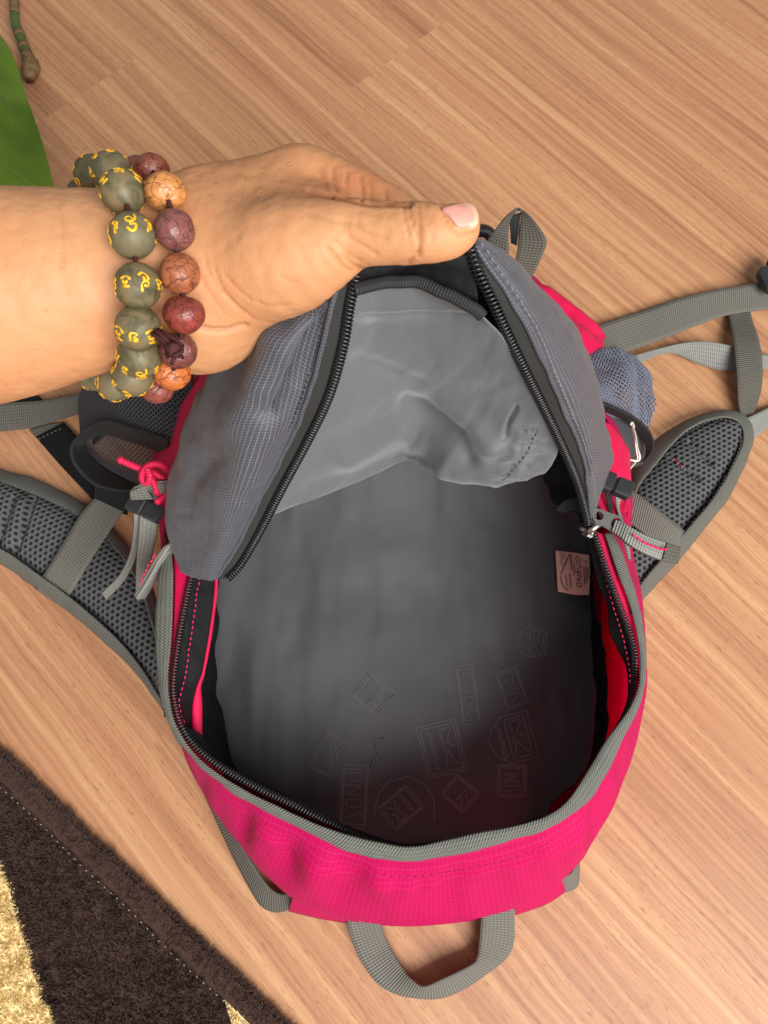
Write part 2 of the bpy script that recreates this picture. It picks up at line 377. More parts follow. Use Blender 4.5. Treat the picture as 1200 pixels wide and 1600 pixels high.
MAT = dict(wood=wood_mat(), skin=skin_mat(), leaf=leaf_mat(), olive=bead_olive(), seed=bead_brown(),
    gold=plain("gold_paint", lin(246, 186, 34), 0.42, 0.6, 900, 0.0002, 0.12, Metallic=0.25),
    cordbrown=plain("bead_cord", lin(70, 36, 34), 0.8, 0.2, 900), nail=plain("nail", lin(222, 154, 138), 0.34, 0.4, 300, 0.00015, 0.06, Subsurface_Weight=0.2, Subsurface_Scale=0.003),
    hair=plain('fine_hair', lin(58, 38, 28), 0.6, 0.3), seamthread=plain('dark_pink_thread', lin(176, 8, 72), 0.6, 0.3), nailedge=plain("nail_edge", lin(216, 176, 146), 0.35, 0.4),
    stem=plain("stem_green", lin(72, 92, 44), 0.5, 0.4, 400, 0.0006, 0.25), bark=plain("stem_bark", lin(118, 92, 66), 0.8, 0.2, 300, 0.0015, 0.4),
    cutend=plain("stem_cut", lin(128, 98, 62), 0.6, 0.4, 260, 0.003, 0.5),
    grey=ripstop("grey_ripstop", lin(68, 69, 76), lin(176, 178, 184), 0.0019, 0.00032, 0.42, 0.45, 0, 0.12, False),
    pink=ripstop("pink_ripstop", lin(240, 10, 122), lin(252, 98, 166), 0.0033, 0.0005, 0.4, 0.5, 0.6, 0.05, True),
    red=ripstop("pink_plain_cloth", lin(240, 8, 88), lin(246, 44, 104), 0.0013, 0.0003, 0.2, 0.55, 0.38, 0.05, True),
    web=webbing("grey_webbing", lin(110, 107, 98)), webdark=webbing("dark_grey_webbing", lin(92, 88, 79)), weblight=webbing("light_grey_webbing", lin(138, 139, 132)),
    bind=webbing("binding_tape", lin(104, 105, 97), 0.0019, 0.65, 0.0004, True), black=webbing("black_webbing", lin(22, 22, 23), 0.0016, 0.6, 0.0002),
    tape=plain("zip_tape", lin(50, 50, 48), 0.8, 0.25, 1500, 0.0005, 0.3), coilm=plain("zip_coil", lin(26, 26, 27), 0.28, 0.55),
    coilg=plain("zip_coil_grey", lin(62, 62, 60), 0.35, 0.5),
    plastic=plain("black_plastic", lin(42, 43, 45), 0.35, 0.45, 500, 0.00008), pipe=webbing('piping_cloth', lin(26, 26, 27), 0.0013, 0.6, 0.00015), metal=plain("nickel_metal", lin(196, 192, 182), 0.26, 0.5, 600, 0.00008, 0.1, Metallic=1.0),
    pinw=plain("pin_wire", lin(226, 220, 204), 0.3, 0.5, Metallic=0.6),
    lining=lining_mat("flap_lining", lin(82, 86, 88)), floorl=lining_mat("bag_lining", lin(57, 58, 61), 0.03, 0.5),
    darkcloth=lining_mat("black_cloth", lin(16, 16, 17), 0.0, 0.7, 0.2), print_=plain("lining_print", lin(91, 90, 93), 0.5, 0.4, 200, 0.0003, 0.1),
    spacer=spacer_mat(), net=plain("net_thread", lin(104, 109, 124), 0.6, 0.4, 900, 0.0003), netdark=plain("dark_net_thread", lin(66, 64, 68), 0.7, 0.3, 900, 0.0003),
    cord=webbing("pink_cord", lin(222, 16, 74), 0.0012, 0.5, 0.0002), pinkthread=plain("pink_thread", lin(226, 30, 84), 0.6, 0.3),
    thread=plain("grey_thread", lin(112, 112, 115), 0.7, 0.3), threaddark=plain("dark_thread", lin(48, 46, 48), 0.7, 0.3), threadwhite=plain("white_thread", lin(168, 160, 152), 0.7, 0.3),
    label=plain("label_cloth_red_lit", lin(236, 178, 164), 0.7, 0.3, 300, 0.0004, 0.05), ink=plain("label_ink", lin(122, 76, 74), 0.8, 0.2), inkg=plain("label_green_ink", lin(110, 108, 84), 0.8, 0.2),  # care label cloth: red light falling on it is painted into its pink
    brown=pile_mat("brown_pile", lin(56, 39, 35), lin(88, 65, 58)), cream=pile_mat("cream_pile", lin(232, 206, 148), lin(246, 228, 178)),
    backing=plain("rug_backing", lin(70, 52, 44), 0.9, 0.1, 400, 0.001))
# ---------------------------------------------------------------- floor
fo = mk("floor", [(-2, -1.6, 0), (2, -1.6, 0), (2, 2.4, 0), (-2, 2.4, 0)], [(0, 1, 2, 3)], MAT['wood'], smooth=False, kind='structure')
fo['label'] = "laminated wood floor with diagonal tan and brown grain"
# ---------------------------------------------------------------- rug
rug = thing("rug", "dark brown rug with cream shapes and a white stitched edge on the wooden floor", "rug", tuple(P(0, 1600, 0)))
def child(o, par):
    o.parent = par; o.matrix_parent_inverse = par.matrix_world.inverted(); return o
e0, e1 = P(0, 1165, 0), P(455, 1600, 0); ed = (e1-e0)/np.linalg.norm(e1-e0); en = np.array([-ed[1], ed[0], 0])
if np.dot(en, P(0, 1600, 0)-e0) < 0: en = -en                      # from the edge into the rug
def R(s, d, z): return e0+ed*s+en*d+np.array([0, 0, z])
RL, RD, RZ = 0.46, 0.24, 0.005
bk = [R(-.09, .003, .0006), R(RL, .003, .0006), R(RL, RD, .0006), R(-.09, RD, .0006), R(-.09, .003, RZ), R(RL, .003, RZ), R(RL, RD, RZ), R(-.09, RD, RZ)]
rugp = []
rugp.append(mk("backing", bk, [(3, 2, 1, 0), (4, 5, 6, 7), (0, 1, 5, 4), (1, 2, 6, 5), (2, 3, 7, 6), (3, 0, 4, 7)], MAT['backing'], smooth=False))
def inpoly(x, y, poly):
    c = np.zeros(len(x), bool); n = len(poly)
    for i in range(n):
        (x0, y0), (x1, y1) = poly[i], poly[i-1]
        c ^= ((y0 > y) != (y1 > y)) & (x < (x1-x0)*(y-y0)/(y1-y0+1e-12)+x0)
    return c
creamA = [(-300, 1200), (-30, 1325), (0, 1352), (16, 1395), (22, 1425), (46, 1492), (47, 1512), (60, 1540), (62, 1562), (76, 1578), (84, 1612), (90, 1800), (-300, 1800)]
creamB = [(350, 1562), (358, 1556), (375, 1570), (390, 1580), (418, 1625), (360, 1625), (362, 1600)]
def tufts(root, hgt, lean, wid):
    n = len(root); a = rng.uniform(0, 2*np.pi, n); w = np.stack([np.cos(a), np.sin(a), 0*a], 1)*(wid/2)[:, None]
    mid = root+np.array([0, 0, 1])*(hgt*0.55)[:, None]+lean*0.35; tip = root+np.array([0, 0, 1])*hgt[:, None]+lean
    v = np.stack([root-w, root+w, mid+w*0.85, mid-w*0.85, tip+w*0.4, tip-w*0.4], 1).reshape(-1, 3); b = np.arange(n)[:, None]*6
    return v, np.vstack([b+[0, 1, 2, 3], b+[3, 2, 4, 5]])
N = 150000; s = rng.uniform(-.08, RL-.02, N); d = rng.uniform(.0165, .215, N)
root = e0+s[:, None]*ed+d[:, None]*en+np.array([0, 0, RZ*0.6])
px, py, _ = proj(root+np.array([0, 0, .008])); keep = (px > -60) & (py < 1680); root = root[keep]; px = px[keep]; py = py[keep]
jx = px+rng.normal(0, 1.5, len(px)); jy = py+rng.normal(0, 1.5, len(px)); cm = inpoly(jx, jy, creamA) | inpoly(jx, jy, creamB)
clump = fbm(root, 160, 5, 2)
for nm, sel, mt, hh in (("brown_pile", ~cm, 'brown', .0050), ("cream_pile", cm, 'cream', .0055)):
    r = root[sel]; n = len(r); ln = np.stack([rng.normal(0, .0009, n)+fbm(r, 220, 9, 2)*.0014, rng.normal(0, .0009, n)+fbm(r, 220, 19, 2)*.0016, 0*r[:, 0]], 1)
    v, f = tufts(r, hh*rng.uniform(.75, 1.12, n)+clump[sel]*.0012, ln, rng.uniform(.0005, .0009, n)*(1.25 if mt == 'cream' else 1)); rugp.append(mk(nm, v, f, MAT[mt], smooth=False, kind='stuff'))
N = 15000; s = rng.uniform(-.08, RL-.02, N); d = rng.uniform(.0, .0165, N); r = e0+s[:, None]*ed+d[:, None]*en+np.array([0, 0, .002])
ln = -en[None]*rng.uniform(.0015, .0055, N)[:, None]+ed[None]*(rng.normal(0, .0014, N)+fbm(r, 120, 3, 2)*.003)[:, None]
v, f = tufts(r, rng.uniform(.0022, .0058, N), ln, rng.uniform(.0005, .001, N)); rugp.append(mk("edge_fringe", v, f, MAT['brown'], smooth=False, kind='stuff'))
line = np.array([R(q, .0172+.0006*math.sin(q*70), .0088) for q in np.linspace(-.06, RL-.03, 120)])
rugp.append(stitches("edge_stitching", line, MAT['threadwhite'], None, .0024, .0036, .00024))
bpy.context.view_layer.update()
for o in rugp: child(o, rug)
cb = []; jj = 0
for poly_ in (creamA, creamB):
    q_ = np.array([P(x, y, RZ+.0004) for x, y in poly_]); ok_ = np.array([((p-e0)@en > .0165) and ((p-e0)@en < .235) for p in q_])
    q_ = np.array([p if o_ else p+en*(np.clip((p-e0)@en, .0165, .235)-(p-e0)@en) for p, o_ in zip(q_, ok_)]); cb.append((q_, [list(range(len(q_)))]))
for v_, f_ in cb: child(fixn(mk("cream_backing", v_, f_, MAT['cream'], None, smooth=False)), rug)
# ---------------------------------------------------------------- plant
plant = thing("house_plant", "green leaf and cut brown jointed stem at the upper left edge, behind the forearm", "plant", tuple(P(20, 60, 0)))
bpy.context.view_layer.update()
rows = [[(-180, -60, .10), (-150, -20, .105), (-120, -30, .10)], [(-330, 60, .085), (-110, 60, .115), (0, 55, .105)], [(-330, 170, .08), (-85, 160, .118), (46, 165, .105)],
        [(-280, 290, .08), (-45, 270, .115), (74, 250, .10)], [(-180, 390, .08), (10, 370, .105), (92, 340, .092)], [(20, 470, .08), (70, 450, .085), (100, 430, .08)]]
g = net(rows, 140, 170)
def leaf_disp(g, uv):
    s = np.linspace(-1, 1, 140)[None]; v = np.linspace(0, 1, 170)[:, None]
    ph = (v*9-np.abs(s)*2.2+.25*fbm(g, 14, 8, 2)) % 1-.5
    return fbm(g, 18, 3, 2)*.003-.0015*np.exp(-(s/.05)**2)-.0011*np.exp(-(ph/.09)**2)*(1-np.abs(s))**.5+.0012*np.cos(ph*6.28)*(1-s**2)
child(cloth("leaf", g, MAT['leaf'], None, .0006, leaf_disp), plant)
mid = cr(np.array([P(*q) for q in [(-150, -20, .105), (-110, 60, .1165), (-85, 160, .1195), (-45, 270, .1165), (10, 370, .1065), (70, 450, .0865)]]), 40)
child(tube("midrib", mid, np.linspace(.0016, .0004, 40), MAT['stem'], None, 8), plant)
child(tube("petiole", cr(np.array([P(*q) for q in [(-150, -20, .105), (-120, -70, .09), (-40, -110, .05), (16, -90, .02)]]), 30), .0021, MAT['stem'], None, 10), plant)
sc = cr(np.array([P(*q) for q in [(16, -90, .02), (20, -30, .014), (22, 6, .012), (24, 36, .011), (30, 52, .011), (37, 72, .011), (44, 90, .011)]]), 60)
rr = np.full(60, .0044)+.0002*np.sin(np.arange(60)*1.7)
k1, k2 = 36, 48
child(tube("stem_bark", sc[:k1], rr[:k1]*1.05, MAT['bark'], None, 12), plant)
child(tube("stem", sc[k1-1:], rr[k1-1:]*np.linspace(1, 1.15, 60-k1+1), MAT['stem'], None, 12), plant)
for q, rw in ((46, .0054), (53, .0059), (58, .0062)):
    child(tube("node_ring", sc[q-1:q+2], rw, MAT['bark'], None, 12), plant)
ce = cr(np.array([P(*q) for q in [(44, 90, .011), (47, 98, .011), (48, 106, .011), (46, 116, .011), (44, 124, .0105)]]), 26)
v, f, uv = tube_vf(ce, np.r_[np.linspace(.0055, .0086, 14), np.linspace(.0085, .0055, 12)], 16); v = v+fbm(v, 260, 4, 3)[:, None]*np.array([.0016, .0016, .0014])
child(mk("cut_end", v, f, MAT['cutend'], None, uv), plant)
# ---------------------------------------------------------------- hand and forearm
def hand():
    def J(px, py, t, r): return np.r_[PT(px, py, t), r*t/F]
    def poly(*j): return [J(*q) for q in j]
    chains = {
     'arm': [(poly((-330, 492, .338, 190), (-120, 474, .338, 172), (0, 462, .338, 160), (100, 447, .338, 143), (220, 432, .34, 128), (300, 436, .345, 132)), .0)],
     'body': [(poly((330, 350, .340, 80), (430, 338, .331, 62), (505, 338, .3225, 42)), 0), (poly((290, 362, .345, 66), (380, 318, .342, 62), (472, 287, .338, 55)), .0), (poly((300, 420, .35, 110), (440, 360, .352, 70), (475, 325, .356, 52)), 0),
              (poly((300, 440, .36, 110), (440, 385, .372, 66), (458, 345, .38, 48)), 0), (poly((310, 470, .358, 92), (420, 420, .386, 60), (440, 372, .40, 44)), 0),
              (poly((318, 484, .352, 86), (372, 462, .366, 70)), 0)],
     'thumb': [(poly((270, 430, .352, 108), (330, 420, .338, 98), (400, 412, .3255, 93), (452, 400, .316, 88), (508, 380, .308, 68), (548, 366, .304, 54), (600, 366, .299, 47.5), (650, 364, .296, 47), (690, 364, .295, 42), (710, 358, .295, 37.5), (719, 350, .2955, 30)), 0)],
     'web': [(poly((462, 340, .338, 46), (520, 338, .326, 34)), 0)],
     'index': [(poly((440, 296, .340, 54), (474, 287, .338, 56), (540, 300, .332, 44), (598, 322, .326, 36), (632, 342, .322, 34), (668, 366, .3205, 30), (700, 380, .3195, 25), (712, 384, .3195, 22)), 0)],
     'middle': [(poly((478, 325, .356, 48), (560, 335, .356, 36), (612, 348, .351, 33), (650, 368, .345, 29), (676, 384, .340, 24)), 0)],
     'ring': [(poly((460, 345, .38, 44), (540, 345, .384, 34), (590, 355, .380, 31), (628, 374, .372, 27), (650, 388, .366, 22)), 0)],
     'pinky': [(poly((440, 372, .40, 40), (505, 360, .408, 30), (548, 362, .405, 27), (584, 374, .398, 24), (606, 384, .392, 20)), 0)]}
    lo = PT(-330, 470, .338)-.065; allp = np.vstack([np.array(c[0]) for L in chains.values() for c in L])
    lo = (allp[:, :3]-allp[:, 3:4]).min(0)-.006; hi = (allp[:, :3]+allp[:, 3:4]).max(0)+.006
    h = .00115; nx, ny, nz = (np.ceil((hi-lo)/h).astype(int)+1)
    X = [lo[i]+h*np.arange(k) for i, k in enumerate((nx, ny, nz))]
    BIG = .05
    def smin(a, b, k):
        q = np.clip(.5+.5*(b-a)/k, 0, 1); return b*(1-q)+a*q-k*q*(1-q)
    def seg(D, a, b, k):
        m = max(a[3], b[3])+.022; i0 = [max(0, int((min(a[i], b[i])-m-lo[i])/h)) for i in range(3)]; i1 = [min(n_, int((max(a[i], b[i])+m-lo[i])/h)+2) for i, n_ in enumerate((nx, ny, nz))]
        gx, gy, gz = np.meshgrid(*[X[i][i0[i]:i1[i]].astype(np.float32) for i in range(3)], indexing='ij')
        ab = (b-a)[:3]; L2 = max(float(ab@ab), 1e-12)
        t = np.clip(((gx-a[0])*ab[0]+(gy-a[1])*ab[1]+(gz-a[2])*ab[2])/L2, 0, 1)
        d = np.sqrt((gx-a[0]-t*ab[0])**2+(gy-a[1]-t*ab[1])**2+(gz-a[2]-t*ab[2])**2)-(a[3]+t*(b[3]-a[3]))
        sl = tuple(slice(p, q) for p, q in zip(i0, i1)); D[sl] = smin(D[sl], d.astype(np.float32), k)
    def chain(lst, k):
        D = np.full((nx, ny, nz), BIG, np.float32)
        for c, _ in lst:
            fine = [np.array(q) for q in crp(np.array(c), (len(c)-1)*3+1)]
            E = np.full((nx, ny, nz), BIG, np.float32)
            for a, b in zip(fine[:-1], fine[1:]): seg(E, a, b, 1e-6)
            D = smin(D, E, k)
        return D
    D = chain(chains['arm'], .004); D = smin(D, chain(chains['body'], .010), .014)
    D = smin(D, chain(chains['thumb'], .003), .012); 
    ix = chain(chains['index'], .003)
    D = smin(D, ix, .0022); D = smin(D, chain(chains['web'], .004), .010)
    for k in ('middle', 'ring', 'pinky'): D = smin(D, chain(chains[k], .003), .003)
    # surface nets: one vertex in every cell the skin passes through
    ins = D < 0
    cnt = sum(ins[a:nx-1+a, b:ny-1+b, c:nz-1+c].astype(np.int8) for a in (0, 1) for b in (0, 1) for c in (0, 1))
    act = (cnt > 0) & (cnt < 8); ci = np.argwhere(act); vid = -np.ones(act.shape, np.int64); vid[act] = np.arange(len(ci))
    acc = np.zeros((len(ci), 3)); num = np.zeros(len(ci)); cs = [(a, b, c) for a in (0, 1) for b in (0, 1) for c in (0, 1)]
    for a in cs:
        for ax in range(3):
            if a[ax]: continue
            b = list(a); b[ax] = 1
            da = D[ci[:, 0]+a[0], ci[:, 1]+a[1], ci[:, 2]+a[2]]; db = D[ci[:, 0]+b[0], ci[:, 1]+b[1], ci[:, 2]+b[2]]
            m = (da < 0) != (db < 0); t = np.where(m, da/np.where(m, da-db, 1), 0)
            p = np.repeat(np.array(a, float)[None], len(ci), 0); p[:, ax] += t; acc += p*m[:, None]; num += m
    V = lo+h*(ci+acc/num[:, None]); Fq = []
    for ax in range(3):
        o1, o2 = (ax+1) % 3, (ax+2) % 3; sl0 = [slice(1, -1)]*3; sl0[ax] = slice(0, -1); sl1 = [slice(1, -1)]*3; sl1[ax] = slice(1, None)
        A = ins[tuple(sl0)]; B = ins[tuple(sl1)]
        e = np.argwhere(A != B); sgn = A[A != B]; base = e.copy(); base[:, o1] += 1; base[:, o2] += 1
        def q(d1, d2):
            c = base.copy(); c[:, o1] -= d1; c[:, o2] -= d2; return vid[c[:, 0], c[:, 1], c[:, 2]]
        f = np.stack([q(1, 1), q(0, 1), q(0, 0), q(1, 0)], 1); f[~sgn] = f[~sgn][:, ::-1]; Fq.append(f)
    Fq = np.vstack(Fq); Fq = Fq[(Fq >= 0).all(1)]
    nb = np.zeros_like(V); nc = np.zeros(len(V))
    for it in range(4):                                           # even out the steps
        nb[:] = 0; nc[:] = 0
        for a in range(4):
            i, j = Fq[:, a], Fq[:, (a+1) % 4]; np.add.at(nb, i, V[j]); np.add.at(nb, j, V[i]); np.add.at(nc, i, 1); np.add.at(nc, j, 1)
        V = V+.5*(nb/nc[:, None]-V)
    # creases, knuckle folds, tendon
    fn = np.cross(V[Fq[:, 1]]-V[Fq[:, 0]], V[Fq[:, 2]]-V[Fq[:, 0]]); nr = np.zeros_like(V)
    for a in range(4): np.add.at(nr, Fq[:, a], fn)
    nr /= np.maximum(np.linalg.norm(nr, axis=1, keepdims=True), 1e-12)
    px, py, t = proj(V); face = np.einsum('ij,ij->i', nr, np.array([0, 0, H])-V) > 0
    tint = np.ones((len(V), 4)); cre = np.zeros(len(V))
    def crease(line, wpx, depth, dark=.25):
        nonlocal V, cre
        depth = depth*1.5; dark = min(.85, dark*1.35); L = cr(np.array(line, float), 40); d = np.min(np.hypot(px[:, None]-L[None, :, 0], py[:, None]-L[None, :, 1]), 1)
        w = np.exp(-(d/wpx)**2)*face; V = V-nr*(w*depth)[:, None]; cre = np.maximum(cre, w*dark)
    sel_lines = [([(641, 316), (640, 330), (648, 352), (656, 380)], 2.6, .0006, .35), ([(654, 322), (655, 345), (657, 365), (655, 400)], 2.4, .0008, .5), ([(667, 320), (669, 340), (669, 352)], 2.4, .0005, .3),
        ([(631, 322), (634, 345), (640, 370)], 2.2, .0004, .25), ([(676, 335), (679, 352), (675, 378)], 2.2, .0003, .2), ([(638, 412), (646, 403), (653, 394)], 2.5, .0007, .35),
        ([(484, 300), (500, 303), (530, 308), (575, 317), (640, 318)], 3.4, .0014, .75), ([(522, 262), (521, 280), (528, 298)], 2.4, .0006, .35), ([(543, 270), (541, 288), (545, 304)], 2.4, .0005, .3), ([(565, 276), (566, 296), (566, 314)], 2.2, .0007, .5),
        ([(500, 262), (505, 280), (512, 296)], 2.6, .0005, .25), ([(300, 508), (325, 516), (350, 517), (384, 509)], 3.4, .0018, .45), ([(540, 400), (552, 415), (570, 423)], 3, .0007, .3),
        ([(512, 388), (530, 412), (548, 425)], 3, .0006, .22), ([(480, 330), (520, 345), (560, 350)], 3, .0004, .15), ([(345, 455), (370, 478), (400, 500)], 2.6, .0004, .18), ([(335, 420), (350, 455), (378, 490)], 2.6, .0004, .15),
        ([(440, 430), (455, 440), (470, 437)], 2.2, .0003, .15), ([(690, 322), (695, 336), (702, 349), (707, 359), (714, 366), (728, 366), (743, 358)], 2.0, .0008, .35), ([(545, 370), (570, 385), (590, 398)], 2.6, .0004, .2), ([(560, 330), (590, 336), (620, 333)], 2.2, .0003, .15), ([(312, 430), (330, 462), (352, 492)], 2.2, .0003, .14), ([(352, 430), (372, 452), (392, 468)], 2.2, .0003, .14), ([(318, 395), (326, 425), (340, 450)], 2.2, .0003, .12), ([(402, 470), (420, 478), (445, 476)], 2.4, .0003, .15), ([(556, 352), (580, 366), (604, 372)], 2.2, .0003, .16), ([(528, 402), (540, 418), (552, 424)], 2.4, .0004, .2), ([(520, 372), (540, 392), (562, 408)], 2.6, .0004, .2), ([(470, 300), (480, 306), (492, 304)], 2.4, .0004, .2), ([(578, 282), (580, 298), (578, 314)], 2.2, .0004, .25), ([(600, 292), (604, 305), (602, 316)], 2.2, .0004, .2), ([(362, 262), (385, 285), (405, 300)], 5, -.0005, .0), ([(90, 320), (96, 360), (95, 420)], 4, .0003, .05)]
    for L in sel_lines: crease(*L)
    V = V+nr*(fbm(V, 70, 31, 3)*.00028+fbm(V, 260, 41, 2)*.00018)[:, None]
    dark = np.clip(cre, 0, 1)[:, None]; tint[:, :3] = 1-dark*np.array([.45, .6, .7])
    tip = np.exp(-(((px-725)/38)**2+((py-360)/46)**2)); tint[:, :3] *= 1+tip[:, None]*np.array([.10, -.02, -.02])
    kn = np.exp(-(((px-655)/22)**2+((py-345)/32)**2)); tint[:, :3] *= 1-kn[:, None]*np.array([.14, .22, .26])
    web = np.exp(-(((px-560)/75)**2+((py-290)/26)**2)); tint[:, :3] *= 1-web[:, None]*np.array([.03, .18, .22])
    dors_shade = 1/(1+np.exp((py-330+.12*(px-330))/16))*(px > 230); tint[:, :3] *= 1-dors_shade[:, None]*np.array([.10, .16, .2])  # shade on the back of the hand, put into the skin tint
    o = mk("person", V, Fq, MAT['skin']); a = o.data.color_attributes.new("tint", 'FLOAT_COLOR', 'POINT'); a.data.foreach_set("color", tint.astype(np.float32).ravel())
    o['label'] = "bare left forearm and hand pinching the raised grey flap of the backpack"; o['category'] = "person"
    return o, V, nr, px, py, face
person, HV, HN, hpx, hpy, hface = hand()
def on_hand(poly, n=26):
    """lays a small net over the skin inside a closed outline (photo pixels)"""
    P2 = cr(np.array(poly, float), n, True); c = P2.mean(0); out = []
    for k in np.linspace(0, 1, 9):
        out.append(c+(P2-c)*k)
    return np.array(out)
q = on_hand([(690, 328), (704, 321.5), (726, 317.5), (739, 319.5), (746, 330), (748, 342), (744, 354), (735, 361), (724, 364.5), (712, 362.5), (705, 355), (698, 344)])
vw = np.array([0, 0, H])-HV; cs_ = np.einsum('ij,ij->i', HN, vw)/np.linalg.norm(vw, axis=1)
_, _, ht = proj(HV); fs = np.where((cs_ > .35) & (hpx > 684) & (hpx < 742) & (hpy > 316) & (hpy < 372))[0]
qd = lambda x, y: np.stack([np.ones_like(x), x, y, x*x, x*y, y*y], -1)
nf = np.where(hface & (hpx > 675) & (hpx < 760) & (hpy > 300) & (hpy < 390))[0]
nx0, ny0 = (hpx[fs]-715)/30, (hpy[fs]-342)/30; co = np.linalg.lstsq(qd(nx0, ny0), ht[fs], rcond=None)[0]
top = []
for k in range(9):
    kk = k/8.0; x, y = q[k, :, 0], q[k, :, 1]; tt = qd((x-715)/30, (y-342)/30) @ co; tt = tt-.0012+.0008*kk**8
    for i_ in range(len(x)):
        d_ = np.hypot(hpx[nf]-x[i_], hpy[nf]-y[i_]); j_ = np.argsort(d_)[:5]
        if d_[j_[0]] < 3.5: tt[i_] = min(tt[i_], ht[nf][j_].mean()-.0012+.0007*kk**8)
    for _ in range(6): tt = .25*np.roll(tt, 1)+.5*tt+.25*np.roll(tt, -1)
    top.append(np.array([PT(x[i], y[i], tt[i]) for i in range(len(x))]))
top = np.array(top); nr_, nc_ = top.shape[:2]; ids = np.arange(nr_*nc_).reshape(nr_, nc_); nx_ = np.roll(ids, -1, 1)
fq = np.stack([ids[:-1], nx_[:-1], nx_[1:], ids[1:]], -1).reshape(-1, 4); ang = np.arange(nc_)
mi = np.zeros((nr_-1, nc_), int)
cx = q.mean((0, 1)); mi[-1] = [(1 if (q[-1, i, 0] > 724 and q[-1, i, 1] < 360) else 0) for i in range(nc_)]; mi[-2] = mi[-1]*(q[-2, :, 0] > 728)
hsel = np.where(hface & (((hpx > 285) & (hpx < 470) & (hpy > 245) & (hpy < 345)) | ((hpx < 130) & (hpy > 305) & (hpy < 600) & (rng.uniform(size=len(hpx)) < .3))))[0]
hsel = rng.choice(hsel, 260, replace=False); hp = []
for j in hsel:
    n_ = HN[j]; d_ = np.array([.7, .25, 0])+rng.normal(0, .35, 3); d_ -= n_*(d_@n_); d_ /= np.linalg.norm(d_); l_ = rng.uniform(.0012, .0034)
    hp.append(tube_vf(np.array([HV[j]-n_*.0002, HV[j]+n_*.0004+d_*l_*.5, HV[j]+n_*.0003+d_*l_]), .000028, 3, False)[:2])
child(joined("body_hair", hp, MAT['hair'], None, kind='stuff'), person)
child(fixn(mk("fingernail", top.reshape(-1, 3), fq, MAT['nail'], None, mats=[MAT['nail'], MAT['nailedge']], mi=mi.ravel())), person)
# ---------------------------------------------------------------- bracelets
def sphere_vf(r, nu=32, nv=18, squash=1.0):
    th = np.linspace(0, 2*np.pi, nu, endpoint=False); ph = np.linspace(0, np.pi, nv)
    v = np.stack([np.outer(np.sin(ph), np.cos(th)), np.outer(np.sin(ph), np.sin(th)), np.outer(np.cos(ph), np.ones(nu))*squash], -1)*r
    i = np.arange(nu*nv).reshape(nv, nu); n = np.roll(i, -1, 1)
    return v.reshape(-1, 3), np.stack([i[:-1], i[1:], n[1:], n[:-1]], -1).reshape(-1, 4)
GLYPH = [  # brushed strokes, in units of half the letter height
  [[(-.5, .9), (.5, .9), (.1, .1), (.6, -.5), (.1, -.9), (-.5, -.5)], [(-.6, .3), (-.1, .2)]],
  [[(.5, 1.3), (.55, .6), (.1, .1), (-.5, .25), (-.6, .7), (-.1, .8), (.2, .3), (-.2, -.3), (.5, -.25), (.4, -.9), (-.1, -1.1), (-.6, -.6)]],
  [[(-.8, .5), (-.2, .8), (.1, .3), (-.5, .0), (-.7, -.6), (-.2, -.7), (.2, -.2), (.7, .2), (.5, -.7), (.8, -.8)]],
  [[(-.7, .7), (-.2, 1.1), (.4, .8), (.7, .2)], [(-.1, .6), (.1, .1), (-.3, -.5), (-.2, -1.4)], [(.1, .1), (.6, -.1), (.5, -.6), (.0, -.5)]],
  [[(-.9, .5), (.2, .8), (.9, .2)], [(-.5, .2), (-.2, -.3), (.4, .0), (.1, -.6), (.6, -.9), (-.4, -.8)]],
  [[(-.7, -.8), (-.6, .7), (.6, .6), (-.1, .0), (.5, -.3), (.4, -.8), (-.2, -.5)]]]
def glyph_vf(r, lon, which, size):
    parts = []
    for st in GLYPH[which]:
        c = cr(np.array(st)*size, 5*len(st)); a = lon+c[:, 0]/r; b = c[:, 1]/r
        d = np.stack([np.cos(b)*np.cos(a), np.cos(b)*np.sin(a), np.sin(b)], 1)*(r+.00005)
        t = np.gradient(d, axis=0); t /= np.linalg.norm(t, axis=1, keepdims=True); nn = d/np.linalg.norm(d, axis=1, keepdims=True); s = np.cross(t, nn); k = 6
        th = np.linspace(0, 2*np.pi, k, endpoint=False); w = (.00045+.0002*np.sin(np.linspace(0, 9, len(d))))
        v = d[:, None]+w[:, None, None]*(np.cos(th)[None, :, None]*s[:, None]+.28*np.sin(th)[None, :, None]*nn[:, None])
        i = np.arange(len(d)*k).reshape(len(d), k); n = np.roll(i, -1, 1)
        parts.append((v.reshape(-1, 3), [list(x) for x in np.stack([i[:-1], n[:-1], n[1:], i[1:]], -1).reshape(-1, 4)]+[list(i[0][::-1]), list(i[-1])]))
    return parts
def letter_mesh(r, seed):
    rr = random.Random(seed); parts = []
    for k in range(8): parts += glyph_vf(r, k*2*math.pi/8+rr.uniform(-.05, .05), (k//2*2+seed) % 6 if k % 2 else [1, 3, 4][(k//2+seed) % 3], (.0021 if k % 2 else .0031)*rr.uniform(.92, 1.08))
    return parts
def orient(o, axis, spin):
    """string hole (local z) along the given direction"""
    o.rotation_mode = 'QUATERNION'; from mathutils import Quaternion
    o.rotation_quaternion = Vector(axis).to_track_quat('Z', 'Y') @ Quaternion((0, 0, 1), spin)
def bracelet(name, label, cat, seq, rad, mat, group):
    c = np.array([PT(x, y, t) for x, y, t in seq]); root = thing(name, label, cat, tuple(c.mean(0))); bpy.context.view_layer.update()
    n = len(c); beads = []
    for i in range(n):
        tan = c[(i+1) % n]-c[i-1]; tan /= np.linalg.norm(tan); beads.append((c[i], tan))
    loop = cr(c, 160, True); v, f, uv = tube_vf(np.vstack([loop, loop[:2]]), .0011, 7); child(mk("cord", v, f, MAT['cordbrown'], None, uv), root)
    return root, beads
